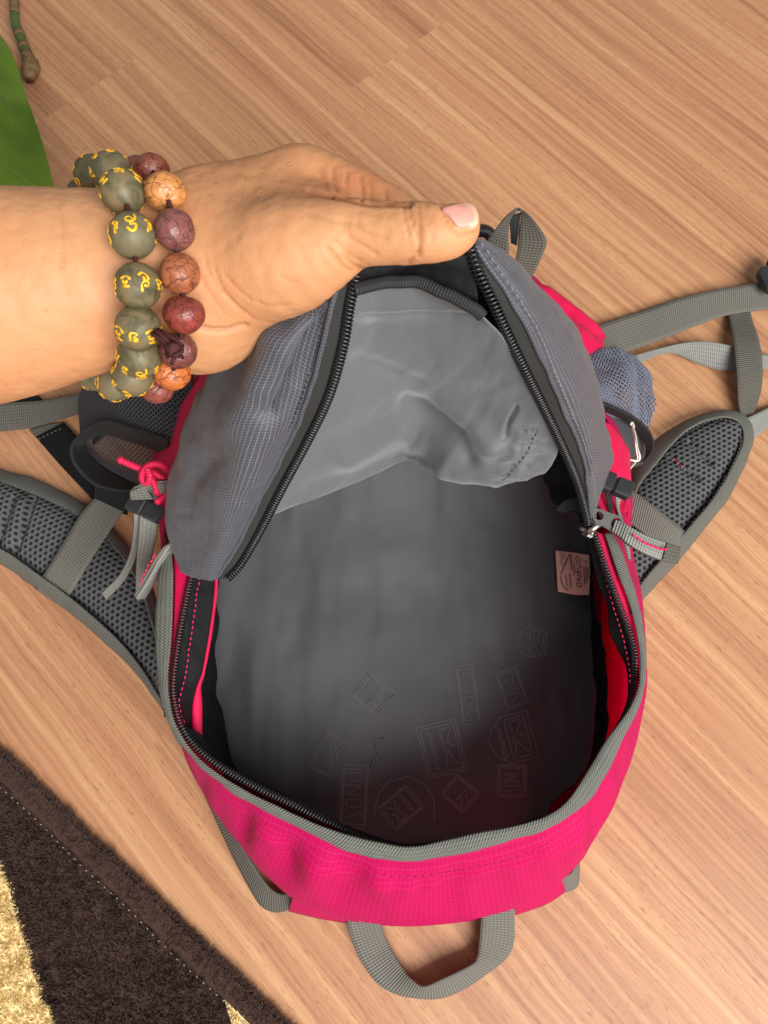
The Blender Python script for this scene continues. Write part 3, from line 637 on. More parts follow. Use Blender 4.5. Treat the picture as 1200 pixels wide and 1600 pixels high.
seqA = [(145, 272, .365), (174, 269, .333), (192, 300, .303), (207, 368, .296), (215, 447, .2945), (216, 513, .298), (217, 557, .311), (207, 588, .334), (180, 598, .362), (146, 583, .388),
        (138, 540, .415), (150, 490, .425), (152, 440, .428), (150, 390, .428), (146, 345, .42), (132, 305, .40)]
brA, beads = bracelet("bead_bracelet", "olive bead bracelet with gold painted letters around the wrist", "bracelet", seqA, .009, 'olive', None)
me0 = None; lm = []
for i, (c, tan) in enumerate(beads):
    if me0 is None:
        v, f = sphere_vf(.0089, 40, 24, 1.0); b = fixn(mk("bead", v, f, MAT['olive'])); me0 = b.data
    else:
        b = bpy.data.objects.new("bead", me0); COL.objects.link(b)
    b.location = c; toc = np.array([0, 0, H])-c; orient(b, -tan, 0.0)
    # turn each bead so that a row of letters faces up
    bpy.context.view_layer.update(); lv = b.matrix_world.to_3x3().inverted() @ Vector(toc); lon = math.atan2(lv.y, lv.x)
    L = joined("painted_lettering", [(np.array(v_), f_) for v_, f_ in letter_mesh(.0089, i)], MAT['gold'], None)
    L.location = c; L.rotation_mode = 'QUATERNION'; from mathutils import Quaternion
    L.rotation_quaternion = b.rotation_quaternion @ Quaternion((0, 0, 1), lon+[.2, -.5, .9, .05, .3, .6, .2, .4, .1, .5, 0, 0, 0, 0, 0, 0][i])
    bpy.context.view_layer.update(); child(b, brA); bpy.context.view_layer.update(); child(L, b)
seqB = [(214, 268, .385), (237, 267, .338), (259, 301, .303), (272, 358, .298), (281, 428, .300), (288, 491, .300), (278, 547, .312), (268, 583, .336), (246, 606, .366), (215, 595, .40), (205, 550, .425), (212, 500, .435), (212, 440, .438), (208, 380, .438), (204, 325, .43), (202, 288, .41)]
brB, beads = bracelet("seed_bracelet", "reddish brown wrinkled seed bead bracelet nearer the hand", "bracelet", seqB, .008, 'seed', None)
for i, (c, tan) in enumerate(beads):
    v, f = sphere_vf(.0079, 44, 26, [.94, .9, .96, 1.04, .97, .93, .9, .86][i % 8])
    n = v/np.linalg.norm(v, axis=1, keepdims=True); q = v+i*.1
    rid = np.abs(fbm(q, 190, i, 3)); v = v+n*((fbm(q, 120, i+50, 2)*.0005-.0006*np.exp(-(rid/.06)**2))[:, None])
    b = fixn(mk("bead", v, f, MAT['seed'])); b.color = lin(*[(128, 70, 50), (132, 66, 48), (200, 132, 72), (124, 74, 68), (164, 94, 60), (142, 60, 50), (116, 64, 58), (196, 108, 52), (140, 70, 58)][i % 9]); b.location = c; orient(b, tan, i*1.3); bpy.context.view_layer.update(); child(b, brB)
# knotted cord ends tied between the beads
tk = []
for k in range(9):
    a = PT(246+rng.uniform(-5, 5), 520+rng.uniform(-5, 5), .303); e = PT(278+rng.uniform(-9, 10), 548+rng.uniform(-9, 11), .2885)
    mid = (a+e)/2+np.array([0, 0, .004])+rng.normal(0, .0012, 3); v, f, _ = tube_vf(cr(np.array([a, mid, e, e+rng.normal(0, .0014, 3)]), 16), .0008, 6); tk.append((v, f))
v, f = sphere_vf(.003, 14, 9); tk.append((v+fbm(v, 500, 2, 2)[:, None]*.0012+PT(270, 546, .288), f))
child(joined("tassel_knot", tk, MAT['cordbrown'], None), brB)
tk = []
for k in range(4):
    tk.append(tube_vf(cr(np.array([PT(190+k*2, 530, .318), PT(187+k*2.5, 548, .312), PT(184+k*5, 560, .308)]), 10), .0006, 6)[:2])
v, f = sphere_vf(.0021, 12, 8); tk.append((v+fbm(v, 700, 3, 2)[:, None]*.001+PT(190, 556, .307), f)); child(joined("tied_knot", tk, MAT['cordbrown'], None), brA)
# ---------------------------------------------------------------- backpack
bag = thing("backpack", "pink and grey backpack lying on its back with its front flap pulled open", "backpack", (0.0, 0.20, 0.0)); bpy.context.view_layer.update()
def B(o, label=None):
    child(o, bag)
    if label: o['label'] = label
    return o
def sub(o, par):
    bpy.context.view_layer.update(); return child(o, par)
def loopnet(rows, nu, nv):
    R = []
    for r in rows:
        p = pts(r); q = np.vstack([p[-3:], p, p[:4]]); k = len(q); c = crp(q, (k-1)*12+1)[36:36+len(p)*12+1]
        R.append(c)
    R = np.array(R); return np.stack([crp(R[:, j], nv) for j in range(R.shape[1])], 1)
rim = [(250, 1000, .140), (256, 1090, .137), (298, 1172, .133), (388, 1246, .128), (500, 1300, .124), (620, 1338, .120), (720, 1330, .121), (830, 1299, .125), (915, 1246, .129), (968, 1155, .134), (994, 1095, .138), (1000, 1030, .141), (988, 930, .145), (955, 850, .147),
       (975, 780, .13), (962, 690, .12), (922, 610, .115), (885, 550, .11), (820, 470, .105), (700, 450, .10), (560, 460, .10), (400, 520, .10), (310, 610, .115), (255, 710, .125), (256, 800, .138), (256, 900, .143)]
mid = [(268, 1000, .08), (276, 1100, .08), (300, 1200, .072), (362, 1302, .060), (462, 1402, .046), (600, 1441, .040), (735, 1433, .040), (845, 1396, .045), (925, 1316, .06), (982, 1195, .078), (1006, 1085, .09), (1006, 1020, .09), (1000, 930, .09), (985, 850, .085),
       (985, 775, .08), (975, 690, .075), (935, 615, .07), (905, 550, .07), (830, 430, .07), (700, 420, .07), (560, 430, .07), (390, 490, .07), (300, 590, .075), (244, 700, .08), (250, 800, .08), (258, 900, .08)]
base = [(290, 1000, .004), (300, 1090, .004), (335, 1170, .004), (410, 1290, .004), (490, 1392, .004), (600, 1424, .004), (735, 1416, .004), (825, 1384, .004), (890, 1300, .004), (940, 1185, .004), (955, 1080, .004), (955, 1000, .004), (948, 920, .004), (940, 840, .004),
        (940, 765, .004), (930, 690, .004), (910, 620, .004), (890, 560, .004), (810, 470, .004), (700, 450, .004), (560, 460, .004), (410, 520, .004), (330, 600, .004), (280, 700, .004), (280, 800, .004), (285, 900, .004)]
mix_ = lambda a, b, s, dz=0: [tuple(np.array(p)*(1-s)+np.array(q)*s+np.array([0, 0, dz])) for p, q in zip(a, b)]
inner_ = [tuple(np.array(p)*.45+np.array([620, 1000, .0045])*.55) for p in base]
rim = [(a, b, c-.003) for a, b, c in rim]
g = loopnet([rim, mix_(rim, mid, .42, .010), mid, mix_(mid, base, .55, 0), base, inner_], 0, 56)
def shell_disp(g, uv):
    px, py, _ = proj(g); v = uv[..., 1]/uv[-1, 0, 1]; u = uv[..., 0]
    lower = np.clip((py-1150)/120, 0, 1)
    pk = np.exp(-((v-.12)/.10)**2)
    w1 = np.sin(u*2*np.pi/.022+3*fbm(g, 18, 3, 2))*.5+np.sin(u*2*np.pi/.035+1.7)
    w = fbm(np.stack([u*46, v*2.2, 0*u], -1), 1.0, 11, 3)
    edge = np.clip(v*22, 0, 1)*np.clip((1-v)*6, 0, 1)
    return edge*((w*.0042+w1*.0024*(.4+.6*np.clip(fbm(g, 9, 77, 2)+.5, 0, 1)))*np.exp(-((v-.09)/.09)**2)+w*.0005*(1-v))*(0.2+.8*lower) - .0016*np.exp(-((v-.062)/.010)**2)*lower*edge
B(cloth("body_panel", g, MAT['pink'], None, .0009, shell_disp))
# seam stitching on the lower pink wall
sm = cr(pts([(585, 1362, .118), (625, 1366, .1175), (680, 1361, .118), (740, 1350, .119), (800, 1336, .120), (862, 1312, .1225)]), 80)
B(stitches("seam_stitching", sm+np.array([0, -.0012, .0028]), MAT['seamthread'], None, .0034, .0012, .00035))
# piece of the bottom panel below its seam
for A_, B_ in (([(462, 1388, .045), (505, 1405, .042), (562, 1424, .036)], [(450, 1424, .004), (500, 1436, .004), (562, 1446, .004)]), ([(800, 1400, .040), (846, 1386, .044), (874, 1366, .046)], [(806, 1430, .004), (852, 1414, .004), (884, 1394, .004)])):
    B(cloth("bottom_panel", strip(A_, B_, 40, 8, .002), MAT['pink'], None, .0009))
# rounded binding tape along the mouth
bin_in = [(272, 862, .1465), (273, 915, .146), (271, 990, .143), (266, 1062, .140), (272, 1112, .137), (285, 1143, .135), (305, 1172, .133), (338, 1202, .131), (387, 1233, .129), (432, 1255, .127), (470, 1273, .126), (509, 1290, .125), (550, 1303, .124), (587, 1312, .1235), (638, 1320, .1225), (690, 1311, .1225), (742, 1299, .124), (800, 1288, .126), (852, 1272, .127),
          (886, 1247, .129), (914, 1206, .131), (945, 1155, .134), (980, 1105, .137), (994, 1070, .139), (996, 1032, .141), (992, 995, .143), (980, 945, .145), (960, 890, .147), (942, 835, .149)]
bin_out = [(262, 852, .143), (250, 902, .142), (245, 965, .140), (248, 1040, .137), (256, 1096, .134), (274, 1140, .132), (289, 1163, .130), (320, 1196, .128), (370, 1239, .125), (415, 1263, .123), (455, 1284, .121), (500, 1307, .120), (540, 1326, .119), (587, 1339, .118), (638, 1344, .117), (690, 1337, .117), (742, 1327, .119), (800, 1310, .121), (860, 1290, .123),
           (915, 1252, .125), (942, 1215, .128), (972, 1153, .131), (995, 1102, .134), (1004, 1050, .137), (1002, 995, .139), (993, 937, .141), (976, 882, .144), (956, 834, .147)]
gb = strip(bin_in, bin_out, 420, 12)
s_ = np.linspace(0, 1, 12); gb = gb+gnorm(gb)*(.0018*np.sqrt(np.clip(1-(2*s_-1)**2, 0, 1)))[:, None, None]+gnorm(gb)*.0016
bind = B(cloth("mouth_binding", gb, MAT['bind'], None, .0016, lambda g, uv: fbm(g, 90, 7, 2)*.0006))

def inset(L, dx=0, dy=0, dz=0): return [(a+dx, b+dy, c+dz) for a, b, c in L]
# zipper on the mouth: left run and right run
coilL = [(302, 886, .150), (292, 930, .148), (283, 975, .146), (275, 1025, .144), (270.5, 1065, .142), (272, 1092, .140), (281, 1128, .137), (302, 1162, .134), (336, 1192, .132), (374, 1215, .1305), (420, 1239, .128), (470, 1262, .126), (520, 1287, .120), (580, 1316, .114), (640, 1328, .110), (720, 1318, .110), (800, 1300, .112), (850, 1284, .114)]
coilR = [(925, 826, .151), (932, 846, .150), (945, 885, .148), (960, 927, .146), (972, 958, .144), (982, 985, .143), (990, 1014, .1415), (992, 1040, .139), (992, 1068, .132), (984, 1105, .124), (958, 1158, .118), (922, 1215, .115), (885, 1262, .112)]
zL = B(coil("zipper_teeth", cr(pts(coilL), 400), MAT['coilm'], None)); zR = B(coil("zipper_teeth", cr(pts(coilR), 300), MAT['coilm'], None))
# cloth between binding and zipper on the left and right
B(cloth("mouth_facing", strip(bin_in[:6], inset(coilL[:7], 0, 0, -.0006), 160, 8), MAT['red'], None, .0008))
B(cloth("mouth_facing", strip([(942, 834, .1475), (960, 890, .1455), (980, 945, .1435), (992, 995, .1415), (996, 1030, .139)], [(927, 830, .1495), (945, 885, .147), (966, 942, .1445), (985, 994, .1415), (992, 1035, .138)], 120, 8), MAT['red'], None, .0008))
# left inside wall
hemA = [(336, 893, .142), (334, 930, .138), (324, 1000, .133), (315, 1050, .128), (307, 1075, .124), (301, 1100, .120), (300, 1130, .117), (303, 1162, .116)]
hemB = [(341, 893, .140), (339, 930, .136), (330, 1000, .131), (320, 1050, .126), (314, 1072, .121), (316, 1095, .117), (316, 1130, .114), (316, 1164, .113)]
tp = B(cloth("zip_tape", strip(inset(coilL[:8], 0, 0, -.0012), hemA, 160, 14), MAT['darkcloth'], None, .0008, lambda g, uv: fbm(g, 60, 3, 3)*.0012))
stl = cr(pts([(313, 893, .1475), (303, 970, .1435), (296, 1015, .140), (290, 1058, .1375), (281, 1095, .1375), (284, 1115, .135), (291, 1132, .1335)]), 120)
sub(stitches("pink_stitching", stl+np.array([0, 0, .0013]), MAT['pinkthread'], None, .0024, .0009, .0004), tp)
B(cloth("hem_edge", strip(hemA, hemB, 120, 6, .0012), MAT['red'], None, .0009))
tapeB = B(cloth("zip_tape", strip(inset(coilL[6:], 0, 0, -.0012), [(312, 1145, .125), (330, 1168, .120), (350, 1196, .117), (385, 1212, .115), (430, 1232, .112), (475, 1258, .11), (525, 1282, .105), (585, 1306, .100), (640, 1318, .098), (720, 1308, .098), (800, 1290, .10), (845, 1274, .10)], 160, 8), MAT['darkcloth'], None, .0008))
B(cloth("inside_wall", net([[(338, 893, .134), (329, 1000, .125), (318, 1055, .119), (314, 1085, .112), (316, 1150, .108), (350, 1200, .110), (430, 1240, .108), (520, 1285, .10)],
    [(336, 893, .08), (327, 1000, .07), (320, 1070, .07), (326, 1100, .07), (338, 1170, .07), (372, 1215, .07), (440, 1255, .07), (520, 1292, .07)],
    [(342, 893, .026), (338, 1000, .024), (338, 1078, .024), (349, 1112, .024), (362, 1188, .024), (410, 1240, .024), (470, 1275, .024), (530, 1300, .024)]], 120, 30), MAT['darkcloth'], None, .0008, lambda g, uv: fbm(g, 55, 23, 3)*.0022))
# right inside wall: black tape, pink facing, black lower wall
tapeR_in = [(918, 836, .146), (927, 880, .142), (935, 915, .138), (949, 945, .135), (952, 985, .132), (966, 1018, .130), (977, 1040, .128), (981, 1068, .126), (978, 1102, .123), (960, 1140, .121), (920, 1190, .119)]
tpr = B(cloth("zip_tape", strip(inset(coilR[:12], 0, 0, -.0012), tapeR_in, 160, 12), MAT['darkcloth'], None, .0008))
sub(stitches("pink_stitching", cr(pts([(938, 872, .1462), (952, 925, .143), (966, 970, .140), (976, 1005, .1375), (984, 1045, .1335), (985, 1070, .1315)]), 80)+np.array([-.0006, 0, .0012]), MAT['pinkthread'], None, .0024, .001, .00035), tpr)
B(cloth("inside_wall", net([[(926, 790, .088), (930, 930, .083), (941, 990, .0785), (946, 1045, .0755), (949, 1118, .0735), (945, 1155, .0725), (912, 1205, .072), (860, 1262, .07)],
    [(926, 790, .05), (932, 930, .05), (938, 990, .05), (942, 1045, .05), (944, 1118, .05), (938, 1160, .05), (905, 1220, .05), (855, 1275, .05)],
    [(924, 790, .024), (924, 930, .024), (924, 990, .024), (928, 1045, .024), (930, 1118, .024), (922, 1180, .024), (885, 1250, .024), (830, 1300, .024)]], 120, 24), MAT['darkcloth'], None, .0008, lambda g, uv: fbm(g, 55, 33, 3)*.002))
# lining of the back panel (the floor of the open bag)
g = net([[(300, 600, .05), (450, 620, .05), (620, 640, .05), (780, 640, .05), (940, 640, .05)], [(305, 760, .030), (450, 770, .028), (620, 770, .028), (780, 770, .028), (945, 770, .030)], [(315, 900, .024), (460, 900, .022), (620, 900, .022), (780, 900, .022), (940, 900, .024)],
         [(325, 1060, .022), (470, 1060, .020), (620, 1060, .020), (780, 1060, .020), (940, 1060, .022)], [(345, 1200, .022), (480, 1200, .021), (620, 1200, .021), (770, 1200, .021), (935, 1200, .022)], [(400, 1300, .024), (500, 1300, .026), (620, 1300, .027), (750, 1300, .026), (880, 1300, .024)],
         [(420, 1350, .05), (520, 1365, .06), (620, 1370, .06), (740, 1365, .06), (850, 1350, .05)]], 150, 170)
gl = g+gnorm(g)*(fbm(g, 13, 4, 2)*.0020+fbm(g*np.array([30, 8, 10]), 1.0, 24, 3)*.0016+fbm(g, 60, 14, 2)*.0002-.0007*np.exp(-((proj(g)[0]-(688+12*np.sin(proj(g)[1]/90)))/18)**2))[..., None]
liner = B(cloth("lining", gl, MAT['floorl'], None, .001))
def on_lining(px, py, lift=.0006):
    P_ = P(px, py, .021); d = gl.reshape(-1, 3); j = np.argsort(((d[:, :2]-P_[:2])**2).sum(1))[:4]; z = d[j, 2].mean()+lift
    return P(px, py, z)
def print_lines(lines, wpx=1.6):
    out = []
    for L in lines:
        L = np.array(L, float); n = max(2, int(np.hypot(*np.diff(L, axis=0).T).sum()/5)); s = np.r_[0, np.cumsum(np.hypot(*np.diff(L, axis=0).T))]
        t = np.linspace(0, s[-1], n); q = np.stack([np.interp(t, s, L[:, 0]), np.interp(t, s, L[:, 1])], 1)
        d = np.gradient(q, axis=0); d /= np.maximum(np.hypot(d[:, 0], d[:, 1])[:, None], 1e-9); nn = np.stack([-d[:, 1], d[:, 0]], 1)*wpx/2
        v = np.array([on_lining(*p) for p in np.vstack([q-nn, q+nn])]); out.append((v, [[i, i+1, n+i+1, n+i] for i in range(n-1)]))
    return out
def emblem(cx, cy, w, h, rot, kind, hint):
    c, s = math.cos(math.radians(rot)), math.sin(math.radians(rot)); T = lambda L: [(cx+(x*w*c-y*h*s), cy+(x*w*s+y*h*c)) for x, y in L]
    L = []
    if kind == 'frame': L += [T([(-.5, -.5), (.5, -.5), (.5, .5), (-.5, .5), (-.5, -.5)]), T([(-.42, -.44), (.42, -.44), (.42, .44), (-.42, .44), (-.42, -.44)])]
    if kind == 'shield': L += [T([(.5, -.5), (.5, .5), (-.1, .5), (-.38, .3), (-.5, 0), (-.38, -.3), (-.1, -.5), (.5, -.5)]), T([(.4, -.42), (.4, .42), (-.05, .42), (-.05, -.42), (.4, -.42)])]
    if kind == 'arc': L += [T([(-.5, .35), (-.45, -.1), (-.3, -.36), (0, -.5), (.3, -.36), (.45, -.1), (.5, .35)])]
    if kind in ('frame', 'shield', 'arc') and 'mark' in hint:   # mountain like mark and a row of small letters
        L += [T([(.0, -.36), (.34, -.36), (.16, -.1), (.34, .02)]), T([(.02, .36), (.12, .0), (.2, .2), (.34, .36)]), T([(.04, -.3), (.1, -.06), (.03, .1)])]
        for k in range(8):
            y = -.36+.095*k; L.append(T([(-.14, y), (-.28, y+.02), (-.28, y+.06), (-.14, y+.05)] if k % 3 else [(-.28, y), (-.14, y+.03), (-.28, y+.06)]))
    if 'text' in hint:
        for k in range(4):
            y = -.38+.2*k; L += [T([[(-.28, y), (.28, y), (.28, y+.13), (-.28, y+.13)], [(-.28, y), (.28, y), (-.28, y+.15), (.28, y+.15)], [(-.28, y+.02), (-.28, y+.14), (.28, y+.14), (.28, y+.02), (-.28, y+.02)], [(-.28, y+.13), (.28, y), (.28, y+.14)]][k])]
    return L
for cx, cy, w, h, rot, kd, hint in [(690, 1170, 62, 82, -14, 'frame', 'mark'), (798, 1155, 70, 74, -15, 'shield', 'mark'), (719, 1240, 46, 40, -50 + 90, 'frame', 'mark'), (634, 1252, 96, 78, 6, 'arc', 'none'), (626, 1262, 58, 44, 140, 'frame', 'mark'), (553, 1245, 40, 98, 3, 'frame', 'text'), (515, 1180, 44, 62, 28, 'frame', 'mark'),
                                    (731, 1085, 26, 92, -8, 'frame', 'text'), (800, 1075, 34, 60, -20, 'frame', 'text'), (830, 1003, 46, 46, 6, 'shield', 'mark'), (583, 1085, 52, 46, 40, 'frame', 'mark'), (800, 1220, 44, 50, 0, 'frame', 'text')]:
    sub(joined("printed_emblem", print_lines(emblem(cx, cy, w, h, rot, kd, hint), 2.6 if cy > 1120 else 1.8), MAT['print_'], None), liner)
sub(joined("loose_thread", [tube_vf(cr(np.array([on_lining(*q, .0012) for q in [(602, 1152), (592, 1156), (584, 1153), (590, 1164), (586, 1170), (592, 1178), (586, 1186), (580, 1196), (584, 1200), (590, 1192)]]), 60), .0003, 5)[:2]], MAT['thread'], None), liner)
# care label
lg = net([[(868, 860, .030), (895, 863, .031), (921, 867, .034)], [(870, 893, .030), (897, 897, .031), (922, 899, .033)], [(872, 924, .030), (898, 929, .031), (921, 930, .033)]], 24, 24)
lab = B(cloth("care_label", lg, MAT['label'], None, .0006, lambda g, uv: fbm(g, 90, 3, 2)*.0006), "printed care label, its pale pink colour holding the red light in the bag")
def on_label(u, v):
    x = u*23; y = v*23; i, j = min(int(x), 22), min(int(y), 22); fx, fy = x-i, y-j
    return lg[j, i]*(1-fx)*(1-fy)+lg[j, i+1]*fx*(1-fy)+lg[j+1, i]*(1-fx)*fy+lg[j+1, i+1]*fx*fy+np.array([0, 0, .0009])
def ink(lines, mat, w=.0004):
    pr = []
    for L in lines:
        c = cr(np.array([on_label(*q) for q in L]), 6*len(L)); pr.append(tube_vf(c, w/2, 5, True, .3)[:2])
    sub(joined("label_print", pr, mat, None), lab)
ink([[(.40, .06), (.30, .2), (.20, .38), (.10, .58)], [(.42, .06), (.42, .42)], [(.10, .62), (.12, .78), (.22, .9), (.3, .92)], [(.36, .52), (.38, .86)]], MAT['inkg'], .0009)
ink([[(.66, .10), (.58, .10), (.58, .2), (.7, .2), (.7, .12)], [(.58, .26), (.72, .32), (.58, .38)], [(.72, .42), (.57, .46), (.72, .5)], [(.57, .54), (.72, .54), (.57, .64), (.72, .64)], [(.62, .74), (.56, .70), (.58, .66 + .14), (.68, .80), (.70, .72), (.62, .70)], [(.50, .28), (.5, .52)], [(.12, .08), (.22, .08), (.22, .16), (.12, .14)], [(.14, .2), (.16, .34)], [(.80, .18), (.92, .18)], [(.80, .30), (.81, .74)], [(.86, .30), (.87, .70)], [(.92, .32), (.92, .62)], [(.24, .55), (.27, .84)]], MAT['ink'], .0006)
# ---------------------------------------------------------------- flap
zl = [(557, 424, .351), (546, 478, .336), (536, 540, .318), (514, 618, .290), (480, 690, .256), (440, 765, .222), (402, 838, .186), (376, 882, .168), (356, 904, .160)]
zr = [(735, 387, .352), (747, 425, .345), (769, 470, .335), (792, 520, .320), (821, 580, .298), (851, 640, .268), (880, 700, .234), (902, 752, .200), (915, 798, .172), (921, 826, .156)]
stl_ = [(528, 440, .350), (514, 502, .333), (500, 560, .315), (478, 632, .288), (450, 697, .256), (416, 764, .224), (378, 838, .189), (352, 880, .171), (338, 903, .161)]
str_ = [(741, 384, .352), (770, 426, .344), (803, 475, .333), (833, 524, .318), (858, 587, .294), (882, 642, .266), (906, 700, .232), (919, 751, .200), (923, 797, .173), (925, 824, .158)]
flap_lining = net([
    [(556, 452, .343), (585, 446, .341), (615, 442, .340), (645, 442, .339), (682, 452, .3385), (716, 470, .337), (748, 494, .334)],
    [(549, 500, .330), (588, 497, .324), (625, 498, .321), (662, 501, .319), (704, 508, .319), (746, 518, .320), (786, 530, .320)],
    [(532, 570, .306), (580, 571, .292), (625, 572, .284), (668, 574, .281), (718, 577, .284), (768, 581, .289), (818, 585, .297)],
    [(505, 640, .281), (562, 642, .262), (616, 640, .246), (666, 638, .238), (728, 640, .248), (790, 643, .258), (848, 645, .268)],
    [(470, 710, .247), (536, 708, .226), (592, 696, .206), (642, 688, .190), (712, 696, .222), (796, 702, .232), (872, 694, .236)],
    [(440, 768, .220), (506, 750, .204), (576, 724, .186), (640, 706, .165), (696, 728, .202), (784, 738, .212), (866, 720, .222)],
    [(430, 803, .196), (498, 777, .186), (570, 748, .172), (640, 719, .156), (688, 748, .182), (772, 758, .192), (850, 740, .205)],
    [(440, 786, .180), (505, 760, .168), (574, 734, .156), (640, 712, .142), (690, 740, .160), (772, 748, .168), (842, 730, .182)],
    [(470, 740, .15), (520, 725, .145), (580, 705, .14), (640, 690, .13), (690, 710, .14), (766, 715, .145), (830, 700, .16)]], 130, 150)
def fl_disp(g, uv):
    px, py, _ = proj(g)
    q = np.stack([(g[..., 0]+g[..., 1])*16, (g[..., 0]-g[..., 1])*62, g[..., 2]*30], -1)
    low = np.exp(-(((px-835)/60)**2+((py-715)/50)**2))
    w = fbm(g, 22, 17, 2)*.0016+fbm(q, 1.0, 27, 3)*.0013+low*fbm(g, 120, 37, 3)*.0032
    w = w-.0022*np.exp(-((py-(492+.00055*(px-640)**2))/7)**2)*np.clip((py-470)/20, 0, 1)
    pl = lambda L, wd: np.exp(-(np.min(np.hypot(px[..., None]-cr(np.array(L, float), 24)[:, 0], py[..., None]-cr(np.array(L, float), 24)[:, 1]), -1)/wd)**2)
    w = w+.006*pl([(540, 715), (585, 690), (625, 676), (652, 688)], 20)-.0062*pl([(640, 636), (676, 652), (708, 680), (730, 722)], 17)+.0036*pl([(690, 640), (735, 662), (765, 700)], 18)
    w = w-.0026*pl([(556, 560), (600, 575), (655, 600)], 14)+.002*pl([(700, 560), (760, 590), (800, 640)], 22)-.003*pl([(806, 640), (797, 655), (792, 668), (790, 680)], 3.4)-.0016*pl([(840, 690), (822, 700), (800, 690)], 5)-.0016*pl([(850, 715), (825, 728), (790, 726)], 5)
    e = np.minimum(np.linspace(0, 1, g.shape[1]), np.linspace(1, 0, g.shape[1]))[None]*9
    return w*np.clip(e, .15, 1)
fl = B(cloth("flap_lining", flap_lining, MAT['lining'], None, .001, fl_disp))
def on_flap(px, py, lift=.0012):
    x, y, t = proj(flap_lining.reshape(-1, 3)); d = np.hypot(x-px, y-py); d[150*130//9*8:] = 1e9
    j = np.argsort(d)[:3]; return PT(px, py, t[j].mean()-lift)
fd = fl.data; nV = 150*130
disp_pts = np.array([v.co[:] for v in fd.vertices[:nV]])
def on_flap(px, py, lift=.0010):
    x, y, t = proj(disp_pts); d = np.hypot(x-px, y-py); d[130*112:] = 1e9; j = np.argsort(d)[:3]; return PT(px, py, t[j].mean()-lift)
sub(stitches("tack_stitching", cr(np.array([on_flap(*q) for q in [(822, 674), (842, 673), (832, 686), (822, 674)]]), 60), MAT['thread'], None, .0022, .0008, .0003, .0003), fl)
sub(stitches("tack_stitching", cr(np.array([on_flap(*q) for q in [(834, 684), (828, 700), (812, 722), (796, 742), (786, 752)]]), 60), MAT['threaddark'], None, .0026, .0012, .0003, .0003), fl)
sub(joined("crease_mark", [tube_vf(cr(np.array([on_flap(*q, .0004) for q in [(470, 786), (500, 776), (530, 760), (552, 742)]]), 30), .00028, 5, True, .4)[:2]], MAT['thread'], None), fl)
# outer grey cloth of the flap: left and right gusset and the back sheet
LA = [[(545, 428, .350), (505, 440, .338), (450, 452, .312), (400, 475, .280), (380, 520, .24)],
      [(516, 500, .333), (470, 505, .333), (410, 512, .305), (360, 545, .265), (372, 590, .215)],
      [(479, 630, .288), (420, 622, .298), (352, 612, .272), (303, 640, .228), (330, 690, .180)],
      [(450, 697, .256), (395, 693, .270), (326, 686, .244), (276, 706, .200), (305, 745, .160)],
      [(416, 764, .224), (370, 766, .238), (312, 764, .216), (264, 772, .176), (300, 800, .145)],
      [(378, 838, .189), (346, 842, .199), (306, 842, .186), (268, 838, .160), (300, 850, .138)],
      [(338, 903, .161), (324, 901, .166), (305, 897, .162), (284, 886, .150), (310, 880, .138)]]
def gusset_disp(seed, amp=1.0):
    def f(g, uv):
        e = np.minimum(np.linspace(0, 1, g.shape[1]), 1)[None]*6
        w = (fbm(g, 22, seed, 3)*.0034+fbm(g, 60, seed+9, 3)*.0011)*np.clip(e, .1, 1)*amp
        if seed == 61:
            px, py, _ = proj(g); pl = lambda L, wd: np.exp(-(np.min(np.hypot(px[..., None]-cr(np.array(L, float), 24)[:, 0], py[..., None]-cr(np.array(L, float), 24)[:, 1]), -1)/wd)**2)
            w = w-.0085*pl([(488, 500), (468, 560), (440, 615), (425, 640)], 17)+.0045*pl([(430, 530), (400, 600), (370, 660)], 24)-.003*pl([(330, 720), (300, 760), (290, 800)], 14)
        return w
    return f
gl_ = net(LA, 90, 130); guL = B(cloth("flap_gusset", gl_, MAT['grey'], None, .001, gusset_disp(61)))
RB = [[(741, 384, .352), (748, 374, .353), (756, 372, .350), (762, 380, .340), (750, 400, .320)],
      [(770, 426, .344), (784, 412, .345), (797, 402, .338), (812, 412, .322), (800, 440, .290)],
      [(803, 475, .333), (825, 460, .333), (846, 448, .322), (864, 470, .300), (850, 500, .26)],
      [(833, 524, .318), (859, 512, .316), (884, 502, .302), (902, 528, .270), (885, 560, .22)],
      [(858, 587, .294), (887, 580, .292), (916, 574, .274), (932, 596, .236), (910, 620, .19)],
      [(882, 642, .266), (911, 640, .262), (940, 642, .240), (950, 662, .206), (925, 680, .16)],
      [(906, 700, .232), (928, 702, .226), (950, 700, .206), (956, 712, .180), (930, 725, .145)],
      [(919, 751, .200), (932, 750, .195), (944, 748, .182), (947, 752, .168), (930, 760, .14)],
      [(923, 797, .173), (926, 793, .170), (930, 789, .165), (932, 788, .158), (924, 792, .14)],
      [(924, 824, .158), (925, 822, .157), (926, 820, .155), (927, 818, .150), (922, 818, .14)]]
gr_ = net(RB, 70, 150); guR = B(cloth("flap_gusset", gr_, MAT['grey'], None, .001, gusset_disp(71, .7)))
B(cloth("flap_back", net([[(380, 520, .24), (500, 470, .300), (640, 420, .325), (750, 400, .320)], [(372, 590, .215), (500, 560, .25), (680, 540, .27), (850, 500, .26)], [(330, 690, .18), (500, 650, .18), (700, 620, .18), (910, 620, .19)], [(300, 800, .145), (480, 700, .13), (720, 680, .13), (930, 725, .145)]], 50, 50), MAT['grey'], None, .001))
